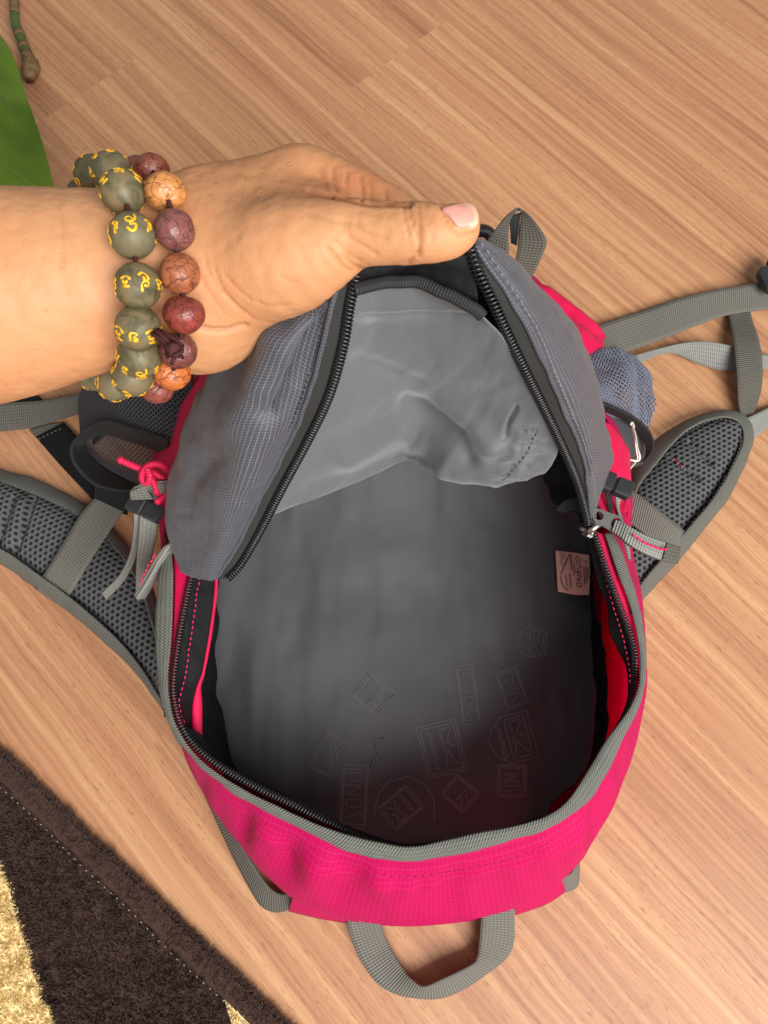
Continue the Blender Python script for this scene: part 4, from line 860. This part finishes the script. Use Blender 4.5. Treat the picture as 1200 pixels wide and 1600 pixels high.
for nm_, zz, ss, par in (("flap", zl, stl_, guL), ("flap", zr, str_, guR)):
    tp_ = B(cloth("zip_tape", strip(inset(zz, 0, 0, -.0004), ss, 180, 8), MAT['tape'], None, .0008))
    cz = cr(pts(zz), 400); t_, s_2, n_2 = frames(cz)
    B(coil("zipper_teeth", cz+n_2*.0012, MAT['coilm'], None,   .0042, .0030, .0020, .00060))
    ss_c = cr(pts(ss), 300); mid_c = ss_c*.96+cr(pts(zz), 300)*.04; t_, s_2, n_2 = frames(mid_c); side = np.sign(((cr(pts(zz), 300)-ss_c)*s_2).sum())
    roll = tube("turned_edge", ss_c+n_2*.0006+fbm(ss_c, 60, 3, 2)[:, None]*s_2*.0009, .0011, MAT['grey'], None, 8, .8); B(roll)
    B(stitches("edge_stitching", ss_c-side*s_2*.0028+n_2*.0020, MAT['threaddark'] if zz is zl else MAT['thread'], None, .0026, .0011, .00038))
# flap end held by the hand: inner tape and ribbed piping
B(cloth("zip_tape", net([[(548, 396, .352), (640, 398, .351), (742, 374, .3515)], [(553, 426, .350), (645, 418, .347), (742, 402, .350)], [(556, 446, .343), (645, 434, .338), (746, 470, .336)]], 60, 24), MAT['darkcloth'], None, .0009, lambda g, uv: fbm(g, 70, 3, 3)*.0018))
pp = cr(pts([(552, 456, .347), (580, 447, .346), (612, 441, .345), (640, 436, .345), (664, 439, .344), (688, 452, .343), (712, 464, .3415), (735, 480, .339), (752, 498, .335)]), 120)
v, f, uv = tube_vf(pp+fbm(pp, 70, 3, 2)[:, None]*.0012, .0026, 14, True, .5); B(mk("piping", v, f, MAT['pipe'], None, uv))
# black cloth in the dark corner on the right, under the flap
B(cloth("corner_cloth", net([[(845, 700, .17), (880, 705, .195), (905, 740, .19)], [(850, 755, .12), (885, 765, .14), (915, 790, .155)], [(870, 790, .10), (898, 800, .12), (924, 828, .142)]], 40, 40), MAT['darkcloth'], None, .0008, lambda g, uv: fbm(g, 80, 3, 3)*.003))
B(cloth("tape_end", net([[(868, 797, .14), (884, 780, .15), (906, 776, .16)], [(880, 802, .14), (896, 798, .15), (914, 806, .158)]], 20, 10), MAT['tape'], None, .001))
# ---------------------------------------------------------------- backpack: top of the body
B(cloth("top_panel", net([[(800, 400, .105), (832, 428, .108), (880, 462, .105), (920, 500, .098), (944, 528, .088)], [(780, 440, .13), (826, 470, .132), (872, 505, .126), (905, 528, .115), (936, 545, .095)], [(770, 480, .14), (815, 510, .14), (860, 545, .135), (885, 562, .125), (906, 558, .11)]], 60, 40), MAT['red'], None, .0009,
        lambda g, uv: fbm(g, 30, 53, 3)*.0035-.004*np.exp(-((proj(g)[1]-(455+.85*(proj(g)[0]-850)))/9)**2)))
B(cloth("side_panel", net([[(425, 500, .16), (388, 520, .16), (325, 570, .15), (272, 650, .135), (242, 722, .12), (240, 745, .115)], [(450, 560, .17), (400, 580, .17), (345, 620, .17), (305, 680, .165), (275, 740, .155), (262, 775, .15)]], 80, 14), MAT['red'], None, .0009, lambda g, uv: fbm(g, 30, 63, 2)*.002))
B(cloth("side_panel", net([[(935, 652, .15), (952, 662, .14), (970, 682, .13), (984, 700, .12), (986, 724, .115)], [(925, 690, .16), (945, 690, .15), (962, 705, .14), (978, 722, .13), (985, 750, .115)], [(925, 760, .15), (935, 762, .145), (955, 768, .135), (975, 775, .125), (983, 790, .11)], [(940, 800, .14), (950, 805, .138), (965, 805, .132), (978, 800, .122), (980, 815, .11)]], 40, 50), MAT['red'], None, .0009, lambda g, uv: fbm(g, 40, 73, 3)*.002))
def ribbon(name, A, Bq, mat, n=120, t=.0014, camber=0.0, disp=None, m=8):
    return B(cloth(name, strip(A, Bq, n, m, camber), MAT[mat], None, t, disp))
# haul loop at the top
ribbon("haul_loop", [(735, 400, .12), (750, 392, .135), (768, 366, .15), (795, 333, .165), (813, 330, .165), (811, 362, .155), (806, 402, .145), (790, 436, .13), (784, 455, .12)],
       [(790, 450, .12), (793, 425, .135), (795, 392, .146), (797, 342, .160), (815, 329, .167), (852, 372, .158), (846, 402, .148), (828, 440, .132), (815, 470, .12)], 'webdark', 160)
ribbon("haul_loop_back", [(796, 336, .162), (797, 360, .155), (798, 380, .150)], [(814, 332, .163), (811, 360, .156), (807, 384, .151)], 'black', 30)
B(tube("drinking_hose_cover", cr(pts([(730, 375, .11), (745, 362, .12), (760, 362, .12), (772, 375, .115), (785, 400, .10)]), 40), .0048, MAT['plastic'], None, 12))
# bottom loop
ribbon("grab_loop", [(545, 1425, .022), (543, 1444, .017), (551, 1472, .011), (563, 1500, .007), (587, 1534, .004), (612, 1551, .003), (640, 1559, .003), (685, 1561, .003), (721, 1548, .003), (760, 1523, .004), (792, 1497, .006), (803, 1472, .010), (804, 1446, .015), (804, 1418, .022)],
       [(594, 1425, .022), (594, 1441, .018), (600, 1460, .013), (609, 1480, .010), (628, 1513, .010), (642, 1531, .0135), (662, 1543, .016), (690, 1532, .018), (716, 1520, .018), (738, 1508, .0165), (746, 1497, .0145), (749, 1478, .0135), (751, 1452, .017), (753, 1420, .022)], 'web', 240, .0015)
# side straps seen near the base
ribbon("base_strap", [(300, 1200, .03), (335, 1278, .022), (365, 1342, .015), (395, 1398, .008), (410, 1418, .005), (432, 1426, .005), (455, 1420, .012), (468, 1408, .024)], [(330, 1210, .035), (356, 1285, .035), (384, 1335, .030), (412, 1378, .022), (428, 1394, .018), (440, 1398, .018), (450, 1396, .022), (458, 1390, .032)], 'webdark', 120)
ribbon("base_strap", [(868, 1392, .022), (884, 1394, .008), (903, 1384, .006), (906, 1350, .012), (905, 1320, .02)], [(860, 1374, .034), (876, 1374, .026), (896, 1362, .022), (900, 1340, .026), (898, 1318, .03)], 'web', 80)
# shoulder straps
def holes(x, y, p, r, sx=1.0):
    d = np.full(x.shape, 9.0)
    for ox, oy in ((0, 0), (.5, .5)):
        cx = (x/(p*sx)-ox); cy = (y/(p*1.732)-oy); fx = (cx-np.round(cx))*p*sx; fy = (cy-np.round(cy))*p*1.732; d = np.minimum(d, np.hypot(fx/sx, fy))
    return np.clip((r-d)/(r*.55), 0, 1)
def pad(name, U, L, ang, n, m, pitch, r, thick, sx=1.0, extra=None):
    a, b = crp(pts(U), n), crp(pts(L), n); a, b = cr(a, n), cr(b, n); s = np.linspace(0, 1, m)[:, None, None]; g = a[None]*(1-s)+b[None]*s
    prof = (np.clip(1-np.abs(2*s-1)**3.0, 0, 1)); g = g+np.array([0, 0, 1])*prof*thick
    if extra is not None: g[..., 2] += extra(g)
    c_, s_ = math.cos(ang), math.sin(ang); x = g[..., 0]*c_+g[..., 1]*s_; y = -g[..., 0]*s_+g[..., 1]*c_
    wv = vn(g, 60, 5)*.0004; h = holes(x+wv, y+wv, pitch, r, sx); g = g-np.array([0, 0, 1])*(h*.0016)[..., None]
    o = cloth(name, g, MAT['spacer'], None, .004); at = o.data.color_attributes.new("hole", 'FLOAT_COLOR', 'POINT')
    col = np.zeros((len(o.data.vertices), 4)); col[:, 3] = 1; col[:n*m, :3] = h.reshape(-1, 1); at.data.foreach_set("color", col.astype(np.float32).ravel()); return o, g
LU = [(-70, 722, .012), (0, 752, .012), (60, 776, .012), (120, 806, .012), (178, 852, .012), (220, 915, .012), (244, 985, .012), (256, 1050, .012), (266, 1105, .012)]
LL = [(-70, 826, .012), (0, 857, .012), (60, 897, .012), (130, 949, .012), (188, 1003, .012), (226, 1050, .012), (248, 1085, .012), (262, 1112, .012), (272, 1140, .012)]
def quilt(g):
    px, py, _ = proj(g); s = 0
    for x0 in (5, 38): s = s-.0045*np.exp(-((px-x0+.35*(py-820))/5)**2)*np.clip((py-770)/12, 0, 1)*np.clip((870-py)/14, 0, 1)
    return s+.003*np.exp(-((px-22+.35*(py-820))/10)**2)*np.clip((py-770)/12, 0, 1)*np.clip((870-py)/14, 0, 1)
o, g = pad("shoulder_strap_pad", LU, LL, math.radians(-32), 520, 150, .0050, .0018, .008, 1.0, quilt); padL = B(o, "shoulder strap padding of dark spacer mesh on the left")
for nm, A_, B_ in (("u", inset(LU, 0, 0, .003), [(-70, 690, .004), (0, 732, .004), (60, 751, .004), (120, 781, .004), (185, 832, .004), (232, 905, .004), (255, 985, .004), (266, 1050, .004), (276, 1105, .004)]),
                   ("l", inset(LL, 0, 0, .003), [(-70, 848, .003), (0, 881, .003), (60, 922, .003), (130, 975, .003), (190, 1028, .003), (230, 1073, .003), (255, 1108, .003), (270, 1135, .003), (282, 1165, .003)])):
    sg = strip(A_, B_, 300, 12); s_ = np.linspace(0, 1, 12); sg = sg+np.array([0, 0, 1])*(.007*np.sqrt(np.clip(1-(1.5*s_-.6)**2, 0, 1)))[:, None, None]
    sub(cloth("strap_binding", sg, MAT['bind'], None, .0015, lambda g, uv: fbm(g, 50, 3, 2)*.0008), padL)
    sub(stitches("binding_stitching", cr(pts(inset(A_, 0, 0, .006)), 200), MAT['threaddark'], None, .0024, .0012, .00035), padL)
RU = [(1150, 666, .012), (1130, 657, .012), (1108, 658, .012), (1074, 673, .012), (1026, 722, .012), (992, 765, .012), (978, 815, .012), (972, 880, .012), (970, 950, .012)]
RL_ = [(1153, 669, .012), (1158, 686, .012), (1151, 714, .012), (1122, 765, .012), (1080, 820, .012), (1040, 866, .012), (1002, 912, .012), (985, 945, .012), (974, 985, .012)]
def quiltR(g):
    px, py, _ = proj(g); s = 0
    for (a0, b0, a1, b1) in ((1050, 715, 1092, 748), (1080, 690, 1112, 722)):
        L = np.stack([np.linspace(a0, a1, 12), np.linspace(b0, b1, 12)], 1); d = np.min(np.hypot(px[..., None]-L[:, 0], py[..., None]-L[:, 1]), -1); s = s-.0042*np.exp(-(d/4.5)**2)
    return s
o, g = pad("shoulder_strap_pad", RU, RL_, math.radians(28), 460, 160, .0046, .00165, .008, 1.15, quiltR); padR = B(o, "shoulder strap padding of dark spacer mesh on the right")
RUo = [(970, 958, .003), (966, 880, .003), (966, 805, .003), (978, 750, .003), (1008, 703, .003), (1046, 672, .003), (1085, 652, .003), (1122, 643, .003), (1150, 645, .003), (1168, 658, .003), (1175, 684, .003), (1165, 722, .003), (1134, 782, .003), (1098, 830, .003), (1058, 878, .003), (1018, 922, .003), (990, 955, .003), (978, 995, .003)]
RUi = [(972, 955, .015), (974, 880, .015), (980, 815, .015), (993, 766, .015), (1026, 722, .015), (1052, 692, .015), (1076, 672, .015), (1108, 658, .015), (1132, 656, .015), (1151, 665, .015), (1158, 686, .015), (1150, 715, .015), (1118, 772, .015), (1079, 820, .015), (1039, 866, .015), (1001, 912, .015), (984, 945, .015), (974, 985, .015)]
sg = strip(RUi, RUo, 420, 12); s_ = np.linspace(0, 1, 12); sg = sg+np.array([0, 0, 1])*(.007*np.sqrt(np.clip(1-(1.5*s_-.6)**2, 0, 1)))[:, None, None]
sub(cloth("strap_binding", sg, MAT['bind'], None, .0015, lambda g, uv: fbm(g, 50, 3, 2)*.0008), padR)
sub(stitches("binding_stitching", cr(pts(inset(RUi, 0, 0, .004)), 300), MAT['thread'], None, .0024, .0012, .00035), padR)
sub(stitches("quilt_stitching", cr(pts([(1052, 716, .0185), (1060, 724, .0180), (1068, 731, .0178)]), 30), MAT['pinkthread'], None, .002, .0012, .0004), padR)
ribbon("strap_band", [(958, 742, .018), (986, 763, .026), (1030, 797, .028), (1066, 826, .022), (1071, 834, .012)], [(950, 788, .018), (978, 812, .026), (1018, 842, .028), (1050, 868, .022), (1056, 876, .012)], 'web', 90)
ribbon("strap_band", [(166, 752, .034), (147, 779, .031), (126, 803, .028), (100, 845, .0265), (76, 885, .024), (57, 915, .012), (54, 920, .004)], [(210, 770, .034), (191, 800, .031), (172, 828, .028), (146, 868, .0265), (122, 908, .024), (100, 944, .012), (97, 949, .004)], 'web', 110)
ribbon("black_strap", [(56, 683, .006), (95, 728, .010), (144, 780, .016), (150, 790, .018)], [(100, 660, .006), (150, 715, .012), (195, 790, .018), (198, 802, .020)], 'darkcloth', 60, .002)
ribbon("black_tab", [(150, 748, .036), (147, 778, .033)], [(220, 775, .036), (192, 800, .033)], 'black', 30, .002)
sub(stitches("white_stitching", cr(pts([(61, 686, .0085), (80, 676, .0085), (98, 669, .0085)]), 30), MAT['thread'], None, .002, .0014, .0004), bag)
ribbon("hip_webbing", [(-60, 640, .012), (0, 630, .012), (60, 626, .013), (100, 620, .016), (133, 612, .02)], [(-60, 676, .006), (0, 674, .006), (50, 668, .006), (97, 655, .008), (128, 645, .012)], 'webdark', 100)
ribbon("hip_webbing", [(-60, 640, .004), (0, 622, .004), (50, 607, .004)], [(-60, 660, .004), (0, 650, .004), (66, 624, .004)], 'black', 60)
ribbon("hip_webbing", [(45, 672, .004), (70, 664, .004), (97, 660, .004)], [(56, 684, .004), (74, 676, .004), (100, 668, .004)], 'webdark', 30)
ribbon("hip_webbing", [(925, 512, .012), (960, 500, .010), (1010, 484, .008), (1060, 467, .010), (1110, 455, .012), (1160, 446, .012), (1215, 438, .010)], [(940, 572, .008), (985, 548, .006), (1040, 528, .006), (1090, 508, .006), (1130, 494, .008), (1160, 488, .008), (1215, 481, .006)], 'web', 160)
ribbon("adjuster_strap", [(972, 563, .012), (990, 556, .012), (1030, 545, .012), (1075, 535, .014), (1110, 534, .016), (1145, 541, .014), (1180, 552, .010), (1215, 556, .006)], [(990, 572, .010), (1003, 566, .010), (1035, 553, .009), (1058, 554, .006), (1090, 568, .004), (1125, 578, .004), (1165, 578, .004), (1215, 575, .004)], 'weblight', 140)
ribbon("adjuster_strap", [(1136, 478, .004), (1140, 500, .008), (1147, 540, .018), (1152, 590, .018), (1154, 630, .012), (1160, 652, .007)], [(1170, 476, .004), (1176, 500, .008), (1187, 535, .018), (1192, 575, .018), (1189, 612, .012), (1178, 645, .007)], 'webdark', 120)
ribbon("adjuster_strap", [(1158, 656, .012), (1178, 648, .010), (1215, 630, .006)], [(1166, 696, .006), (1185, 680, .005), (1215, 656, .004)], 'weblight', 50)
B(fixn(joined("side_release_buckle", [box_vf(P(1206, 436, .02), (.010, .003, 0), (-.0035, .012, 0), (0, 0, .005), .3), box_vf(P(1214, 415, .017), (.007, .002, 0), (-.002, .008, 0), (0, 0, .004), .3)], MAT['plastic'], None, smooth=False)))
# mesh side pockets: real netting
def net_mesh(name, g, pitch, r, mat, sag=.0):
    uv = guv(g); U, V = uv[0, -1, 0], uv[-1, 0, 1]; nv, nu = g.shape[:2]
    def at(u, v):
        x = np.clip(u/U, 0, 1)*(nu-1); y = np.clip(v/V, 0, 1)*(nv-1); i = np.minimum(x.astype(int), nu-2); j = np.minimum(y.astype(int), nv-2); fx = (x-i)[:, None]; fy = (y-j)[:, None]
        return g[j, i]*(1-fx)*(1-fy)+g[j, i+1]*fx*(1-fy)+g[j+1, i]*(1-fx)*fy+g[j+1, i+1]*fx*fy
    parts = []
    for sgn in (1, -1):
        for k in range(int(-V/pitch)-1, int((U+V)/pitch)+2):
            v = np.arange(0, V, pitch*.2); u = k*pitch+sgn*v if sgn > 0 else k*pitch-v+0*V
            ph = np.abs((v/pitch) % 1-.5); u = u+sgn*(ph-.25)*pitch*.5
            ok = (u > 0) & (u < U)
            if ok.sum() < 3: continue
            c = at(u[ok], v[ok]); v_, f_, _ = tube_vf(c, r, 4); parts.append((v_, f_))
    return joined(name, parts, MAT[mat], None, kind='stuff')
pg = net([[(905, 560, .10), (935, 550, .098), (962, 545, .085), (985, 556, .07), (1000, 570, .055)], [(915, 590, .12), (945, 585, .115), (975, 580, .10), (1000, 585, .08), (1015, 596, .05)], [(930, 625, .12), (955, 620, .115), (982, 618, .10), (1006, 620, .08), (1019, 626, .045)], [(945, 650, .11), (968, 655, .105), (990, 662, .09), (1006, 664, .07), (1014, 668, .045)]], 60, 60)
pg = pg+gnorm(pg)*(fbm(pg, 45, 3, 2)*.004)[..., None]
pk = B(net_mesh("mesh_pocket", pg, .0046, .00062, 'net'), "blue grey mesh side pocket")
pg2 = net([[(905, 560, .06), (962, 545, .05), (1000, 570, .03)], [(930, 620, .06), (980, 610, .05), (1018, 620, .02)], [(945, 670, .06), (990, 690, .05), (1012, 690, .02)]], 40, 40); sub(net_mesh("mesh_inner_layer", pg2, .0050, .0005, 'netdark'), pk)
pg3 = net([[(950, 645, .11), (975, 655, .10), (1000, 672, .085)], [(965, 680, .10), (985, 695, .09), (1008, 700, .07)], [(975, 720, .09), (990, 730, .07), (1005, 725, .05)]], 30, 30); sub(net_mesh("mesh_front_layer", pg3, .0032, .0005, 'netdark'), pk)
ribbon("pocket_hem", [(938, 630, .125), (960, 638, .122), (985, 650, .115), (1005, 665, .105), (1018, 682, .095), (1020, 700, .085), (1010, 715, .075)], [(940, 642, .115), (960, 650, .112), (980, 661, .105), (998, 678, .092), (1008, 698, .082), (1008, 712, .074), (1000, 722, .066)], 'black', 100, .002)
pin = B(joined("safety_pin", [tube_vf(cr(pts(L), 30), .0007, 8)[:2] for L in ([(987, 662, .118), (993, 680, .117), (996, 700, .115), (1000, 714, .113), (996, 720, .112), (981, 718, .112)], [(987, 662, .118), (991, 682, .115), (994, 704, .111), (996, 716, .108), (990, 726, .108), (983, 733, .108)], [(985, 664, .118), (988, 660, .119), (991, 668, .118)])], MAT['pinw'], None), "pale wire safety pin")
lgp = net([[(300, 560, .11), (240, 560, .11), (180, 570, .10), (140, 590, .085), (122, 625, .06)], [(300, 610, .13), (240, 605, .13), (185, 612, .115), (145, 630, .095), (124, 655, .065)], [(300, 660, .14), (240, 648, .135), (190, 648, .12), (150, 658, .10), (126, 680, .07)], [(300, 700, .14), (240, 688, .135), (195, 680, .12), (160, 672, .105), (130, 688, .08)]], 60, 60)
lp = B(net_mesh("mesh_pocket", lgp, .0046, .0008, 'netdark'), "dark grey mesh side pocket")
sub(net_mesh("mesh_inner_layer", lgp-gnorm(lgp)*.009, .0037, .0008, 'netdark'), lp)
sub(net_mesh("mesh_back_layer", net([[(130, 684, .07), (180, 676, .075), (240, 690, .08)], [(140, 712, .055), (190, 718, .06), (250, 735, .065)], [(165, 735, .045), (210, 755, .05), (260, 775, .05)]], 40, 40), .0032, .00042, 'netdark'), lp)
ribbon("pocket_hem", [(262, 690, .145), (240, 681, .142), (200, 669, .135), (166, 659, .128), (140, 669, .12), (122, 686, .11), (112, 702, .10), (116, 722, .095), (130, 740, .092), (150, 756, .092), (182, 764, .095), (215, 766, .10), (255, 770, .105)], [(262, 714, .125), (240, 704, .122), (200, 690, .117), (168, 681, .112), (150, 682, .106), (136, 690, .098), (133, 698, .09), (143, 712, .082), (164, 730, .078), (185, 742, .078), (210, 754, .08), (230, 758, .085), (258, 764, .09)], 'black', 200, .002)
# left buckle, webbing and cord
bx = np.array(P(252, 806, .145))-np.array(P(202, 784, .145)); bl = np.linalg.norm(bx); bx /= bl; by = np.array([-bx[1], bx[0], 0])
c0 = P(227, 795, .145)
bk_ = B(fixn(joined("buckle", [box_vf(c0-bx*bl*.26, bx*bl*.235, by*.0052, np.array([0, 0, .0042]), .18), box_vf(c0+bx*bl*.24, bx*bl*.25, by*.0056, np.array([0, 0, .0046]), .18), box_vf(c0+by*.001, bx*bl*.46, by*.004, np.array([0, 0, .0032]), .1)], MAT['plastic'], None, smooth=False)))
ribbon("buckle_webbing", [(205, 778, .152), (203, 768, .158), (209, 762, .161), (218, 766, .158), (222, 776, .150), (224, 788, .142)], [(240, 778, .152), (226, 758, .160), (228, 752, .164), (240, 762, .160), (246, 772, .150), (248, 790, .142)], 'web', 70, .0018)
ribbon("webbing_tail", [(209, 801, .140), (210, 830, .125), (204, 868, .105), (188, 900, .09), (160, 928, .075)], [(218, 803, .138), (217, 832, .121), (212, 872, .099), (194, 908, .082), (166, 938, .066)], 'weblight', 100, .0018)
ribbon("webbing_tail", [(218, 803, .142), (216, 840, .125), (213, 880, .105), (212, 920, .085), (214, 940, .07)], [(246, 808, .142), (242, 842, .128), (234, 880, .108), (226, 915, .088), (224, 935, .073)], 'weblight', 100, .0018)
pt_ = ribbon("pull_tab", [(284, 842, .160), (268, 850, .158), (252, 872, .152), (234, 905, .142), (214, 936, .13)], [(284, 852, .150), (272, 864, .146), (258, 886, .138), (242, 912, .130), (228, 936, .12)], 'weblight', 80, .0018)
ribbon("pull_tab", [(284, 848, .155), (262, 852, .157), (246, 868, .153), (228, 898, .143), (210, 930, .131)], [(284, 851, .152), (270, 855, .154), (252, 874, .150), (234, 905, .140), (215, 937, .128)], 'web', 80, .0016)
sub(stitches("red_stitching", cr(pts([(247, 868, .157), (236, 886, .152), (226, 905, .146), (221, 917, .142)]), 40)+np.array([-.001, 0, .002]), MAT['pinkthread'], None, .003, .0005, .0005), pt_)
def knot(L, r=.0021): v, f, uv = tube_vf(cr(pts(L), 12*len(L)), r, 12); return v, f, uv
cords = [[(189, 719, .172), (200, 724, .171), (214, 730, .169), (230, 734, .168), (246, 742, .165), (258, 748, .160), (268, 752, .155)], [(268, 738, .160), (254, 728, .166), (240, 725, .170), (228, 731, .172), (222, 742, .170), (224, 752, .167), (231, 754, .168), (234, 744, .172), (230, 733, .173)],
         [(230, 738, .170), (238, 750, .168), (243, 760, .164), (245, 768, .160), (249, 770, .158)], [(262, 770, .158), (254, 778, .158), (247, 783, .158)]]
VV = []; FF = []; UU = []; b_ = 0
for L in cords:
    v, f, uv = knot(L); VV.append(v); FF += [[i+b_ for i in q] for q in f]; UU.append(uv); b_ += len(v)
for q in ((189, 719, .172), (247, 783, .158), (245, 768, .160)):
    v, f = sphere_vf(.0024, 12, 8); VV.append(v+P(*q)); FF += [[int(i)+b_ for i in e] for e in f]; UU.append(np.zeros((len(v), 2))); b_ += len(v)
B(mk("knotted_cord", np.vstack(VV), FF, MAT['cord'], None, np.vstack(UU)), "bright pink knotted drawcord")
ribbon("cord_tab", [(245, 752, .166), (247, 762, .165), (251, 772, .160)], [(262, 750, .164), (263, 760, .163), (266, 770, .158)], 'web', 30, .0025)
ribbon("compression_strap", [(258, 800, .10), (256, 850, .11), (250, 900, .115), (248, 960, .11)], [(274, 800, .10), (272, 850, .11), (268, 900, .115), (262, 960, .11)], 'webdark', 60)
# right buckle, strap ends and zipper pull
bx = np.array(P(987, 769, .155))-np.array(P(930, 745, .155)); bl = np.linalg.norm(bx); bx /= bl; by = np.array([-bx[1], bx[0], 0]); c0 = P(959, 757.5, .158)
B(fixn(joined("buckle", [box_vf(c0-bx*bl*.26, bx*bl*.25, by*.0062, np.array([0, 0, .0048]), .22), box_vf(c0+bx*bl*.25, bx*bl*.24, by*.0056, np.array([0, 0, .0044]), .25), box_vf(c0-bx*.001, bx*bl*.46, by*.0042, np.array([0, 0, .003]), .2)], MAT['plastic'], None, smooth=False)))
ribbon("webbing_tail", [(944, 766, .150), (950, 790, .145), (953, 805, .14), (958, 822, .135)], [(957, 768, .150), (957, 790, .145), (959, 805, .14), (966, 825, .135)], 'black', 50, .0016)
ribbon("webbing_tail", [(960, 768, .148), (966, 790, .142), (972, 815, .135), (980, 850, .12), (985, 900, .11)], [(975, 770, .146), (968, 792, .138), (974, 812, .131), (983, 848, .116), (988, 898, .106)], 'weblight', 60, .0016)
ribbon("compression_strap", [(925, 770, .13), (932, 795, .132), (945, 820, .13), (960, 860, .12), (978, 920, .11), (985, 960, .10)], [(940, 770, .13), (950, 795, .132), (962, 820, .13), (980, 860, .12), (990, 920, .11), (993, 960, .10)], 'webdark', 60)
# slider
sc0 = P(918, 828, .160); dx = np.array(P(950, 842, .160))-np.array(P(920, 828, .160)); dx /= np.linalg.norm(dx); dy = np.array([-dx[1], dx[0], 0]); dz = np.array([0, 0, 1.0])
slider = B(fixn(joined("zipper_slider", [box_vf(P(922, 826, .1545), dy*.006, dx*.0035, dz*.0022, .3), box_vf(P(916, 830, .158), (dx*.2+dy*-.9)*.0012, dx*.0045, dz*.0014, .3)], MAT['metal'], None, smooth=False)))
br = cr(np.array([P(915, 833, .156), P(917, 832, .160), P(926, 826, .164), P(936, 819, .164), P(940, 816, .160)]), 30); v, f, uv = tube_vf(br, .0019, 10, True, .8); sub(mk("slider_bridge", v, f, MAT['metal'], None, uv), slider)
# flat metal pull plate with a round hole
def plate(outline, holes_, z0, z1, th):
    """flat plate given by an outline (photo pixels) tilted from z0 at its left to z1 at its right, with holes"""
    from mathutils.geometry import tessellate_polygon
    O = cr(np.array(outline, float), 64, True); hs = [cr(np.array(h_, float), 28, True) for h_ in holes_]
    xs = O[:, 0]; zf = lambda x: z0+(z1-z0)*(x-xs.min())/(xs.max()-xs.min())
    loops = [[Vector((x, -y, 0)) for x, y in O]]+[[Vector((x, -y, 0)) for x, y in h_] for h_ in hs]
    tri = tessellate_polygon(loops); flat = [(v.x, -v.y) for L in loops for v in L]; topv = np.array([P(x, y, zf(x)) for x, y in flat]); n = len(flat)
    V_ = np.vstack([topv, topv-np.array([0, 0, th])]); F_ = [list(t) for t in tri]+[[t[2]+n, t[1]+n, t[0]+n] for t in tri]; s0 = 0
    for L in loops:
        k = len(L)
        for i in range(k): a, b2 = s0+i, s0+(i+1) % k; F_.append([a, b2, b2+n, a+n])
        s0 += k
    return V_, F_
circ = lambda cx, cy, rx, ry, rot=0: [(cx+rx*math.cos(a)*math.cos(rot)-ry*math.sin(a)*math.sin(rot), cy+rx*math.cos(a)*math.sin(rot)+ry*math.sin(a)*math.cos(rot)) for a in np.linspace(0, 2*math.pi, 12, endpoint=False)]
v, f = plate([(926, 806), (929, 797), (936, 795), (950, 800), (966, 806), (972, 812), (973, 822), (969, 832), (962, 834), (950, 827), (938, 820), (929, 815)], [circ(936, 806, 7.5, 6.5, .4), circ(963, 818, 8.0, 9.2, .3)], .166, .164, .0015)
sub(fixn(mk("pull_plate", v, f, MAT['metal'], None, smooth=False)), slider)
pl = ribbon("pull_tab", [(962, 812, .1665), (972, 815, .168), (985, 823, .170), (1010, 836, .168), (1040, 847, .162), (1064, 855, .156)], [(956, 828, .1665), (966, 836, .168), (980, 847, .170), (1005, 862, .168), (1032, 873, .162), (1060, 879, .156)], 'weblight', 100, .002)
ribbon("pull_tab", [(966, 818, .164), (985, 826, .164), (1010, 839, .162), (1040, 850, .157), (1064, 857, .152)], [(960, 832, .164), (980, 849, .164), (1005, 864, .162), (1032, 875, .157), (1060, 881, .152)], 'webdark', 80, .002)
ribbon("tab_end", [(1043, 848, .1628), (1064, 855, .1572)], [(1036, 874, .1628), (1060, 879, .1572)], 'webdark', 20, .001)
sub(stitches("red_stitching", cr(pts([(988, 836, .1715), (1003, 846, .171), (1020, 854, .1675), (1034, 859, .1645), (1042, 858, .163)]), 50)+np.array([0, 0, .0006]), MAT['pinkthread'], None, .003, .0003, .0007), pl)
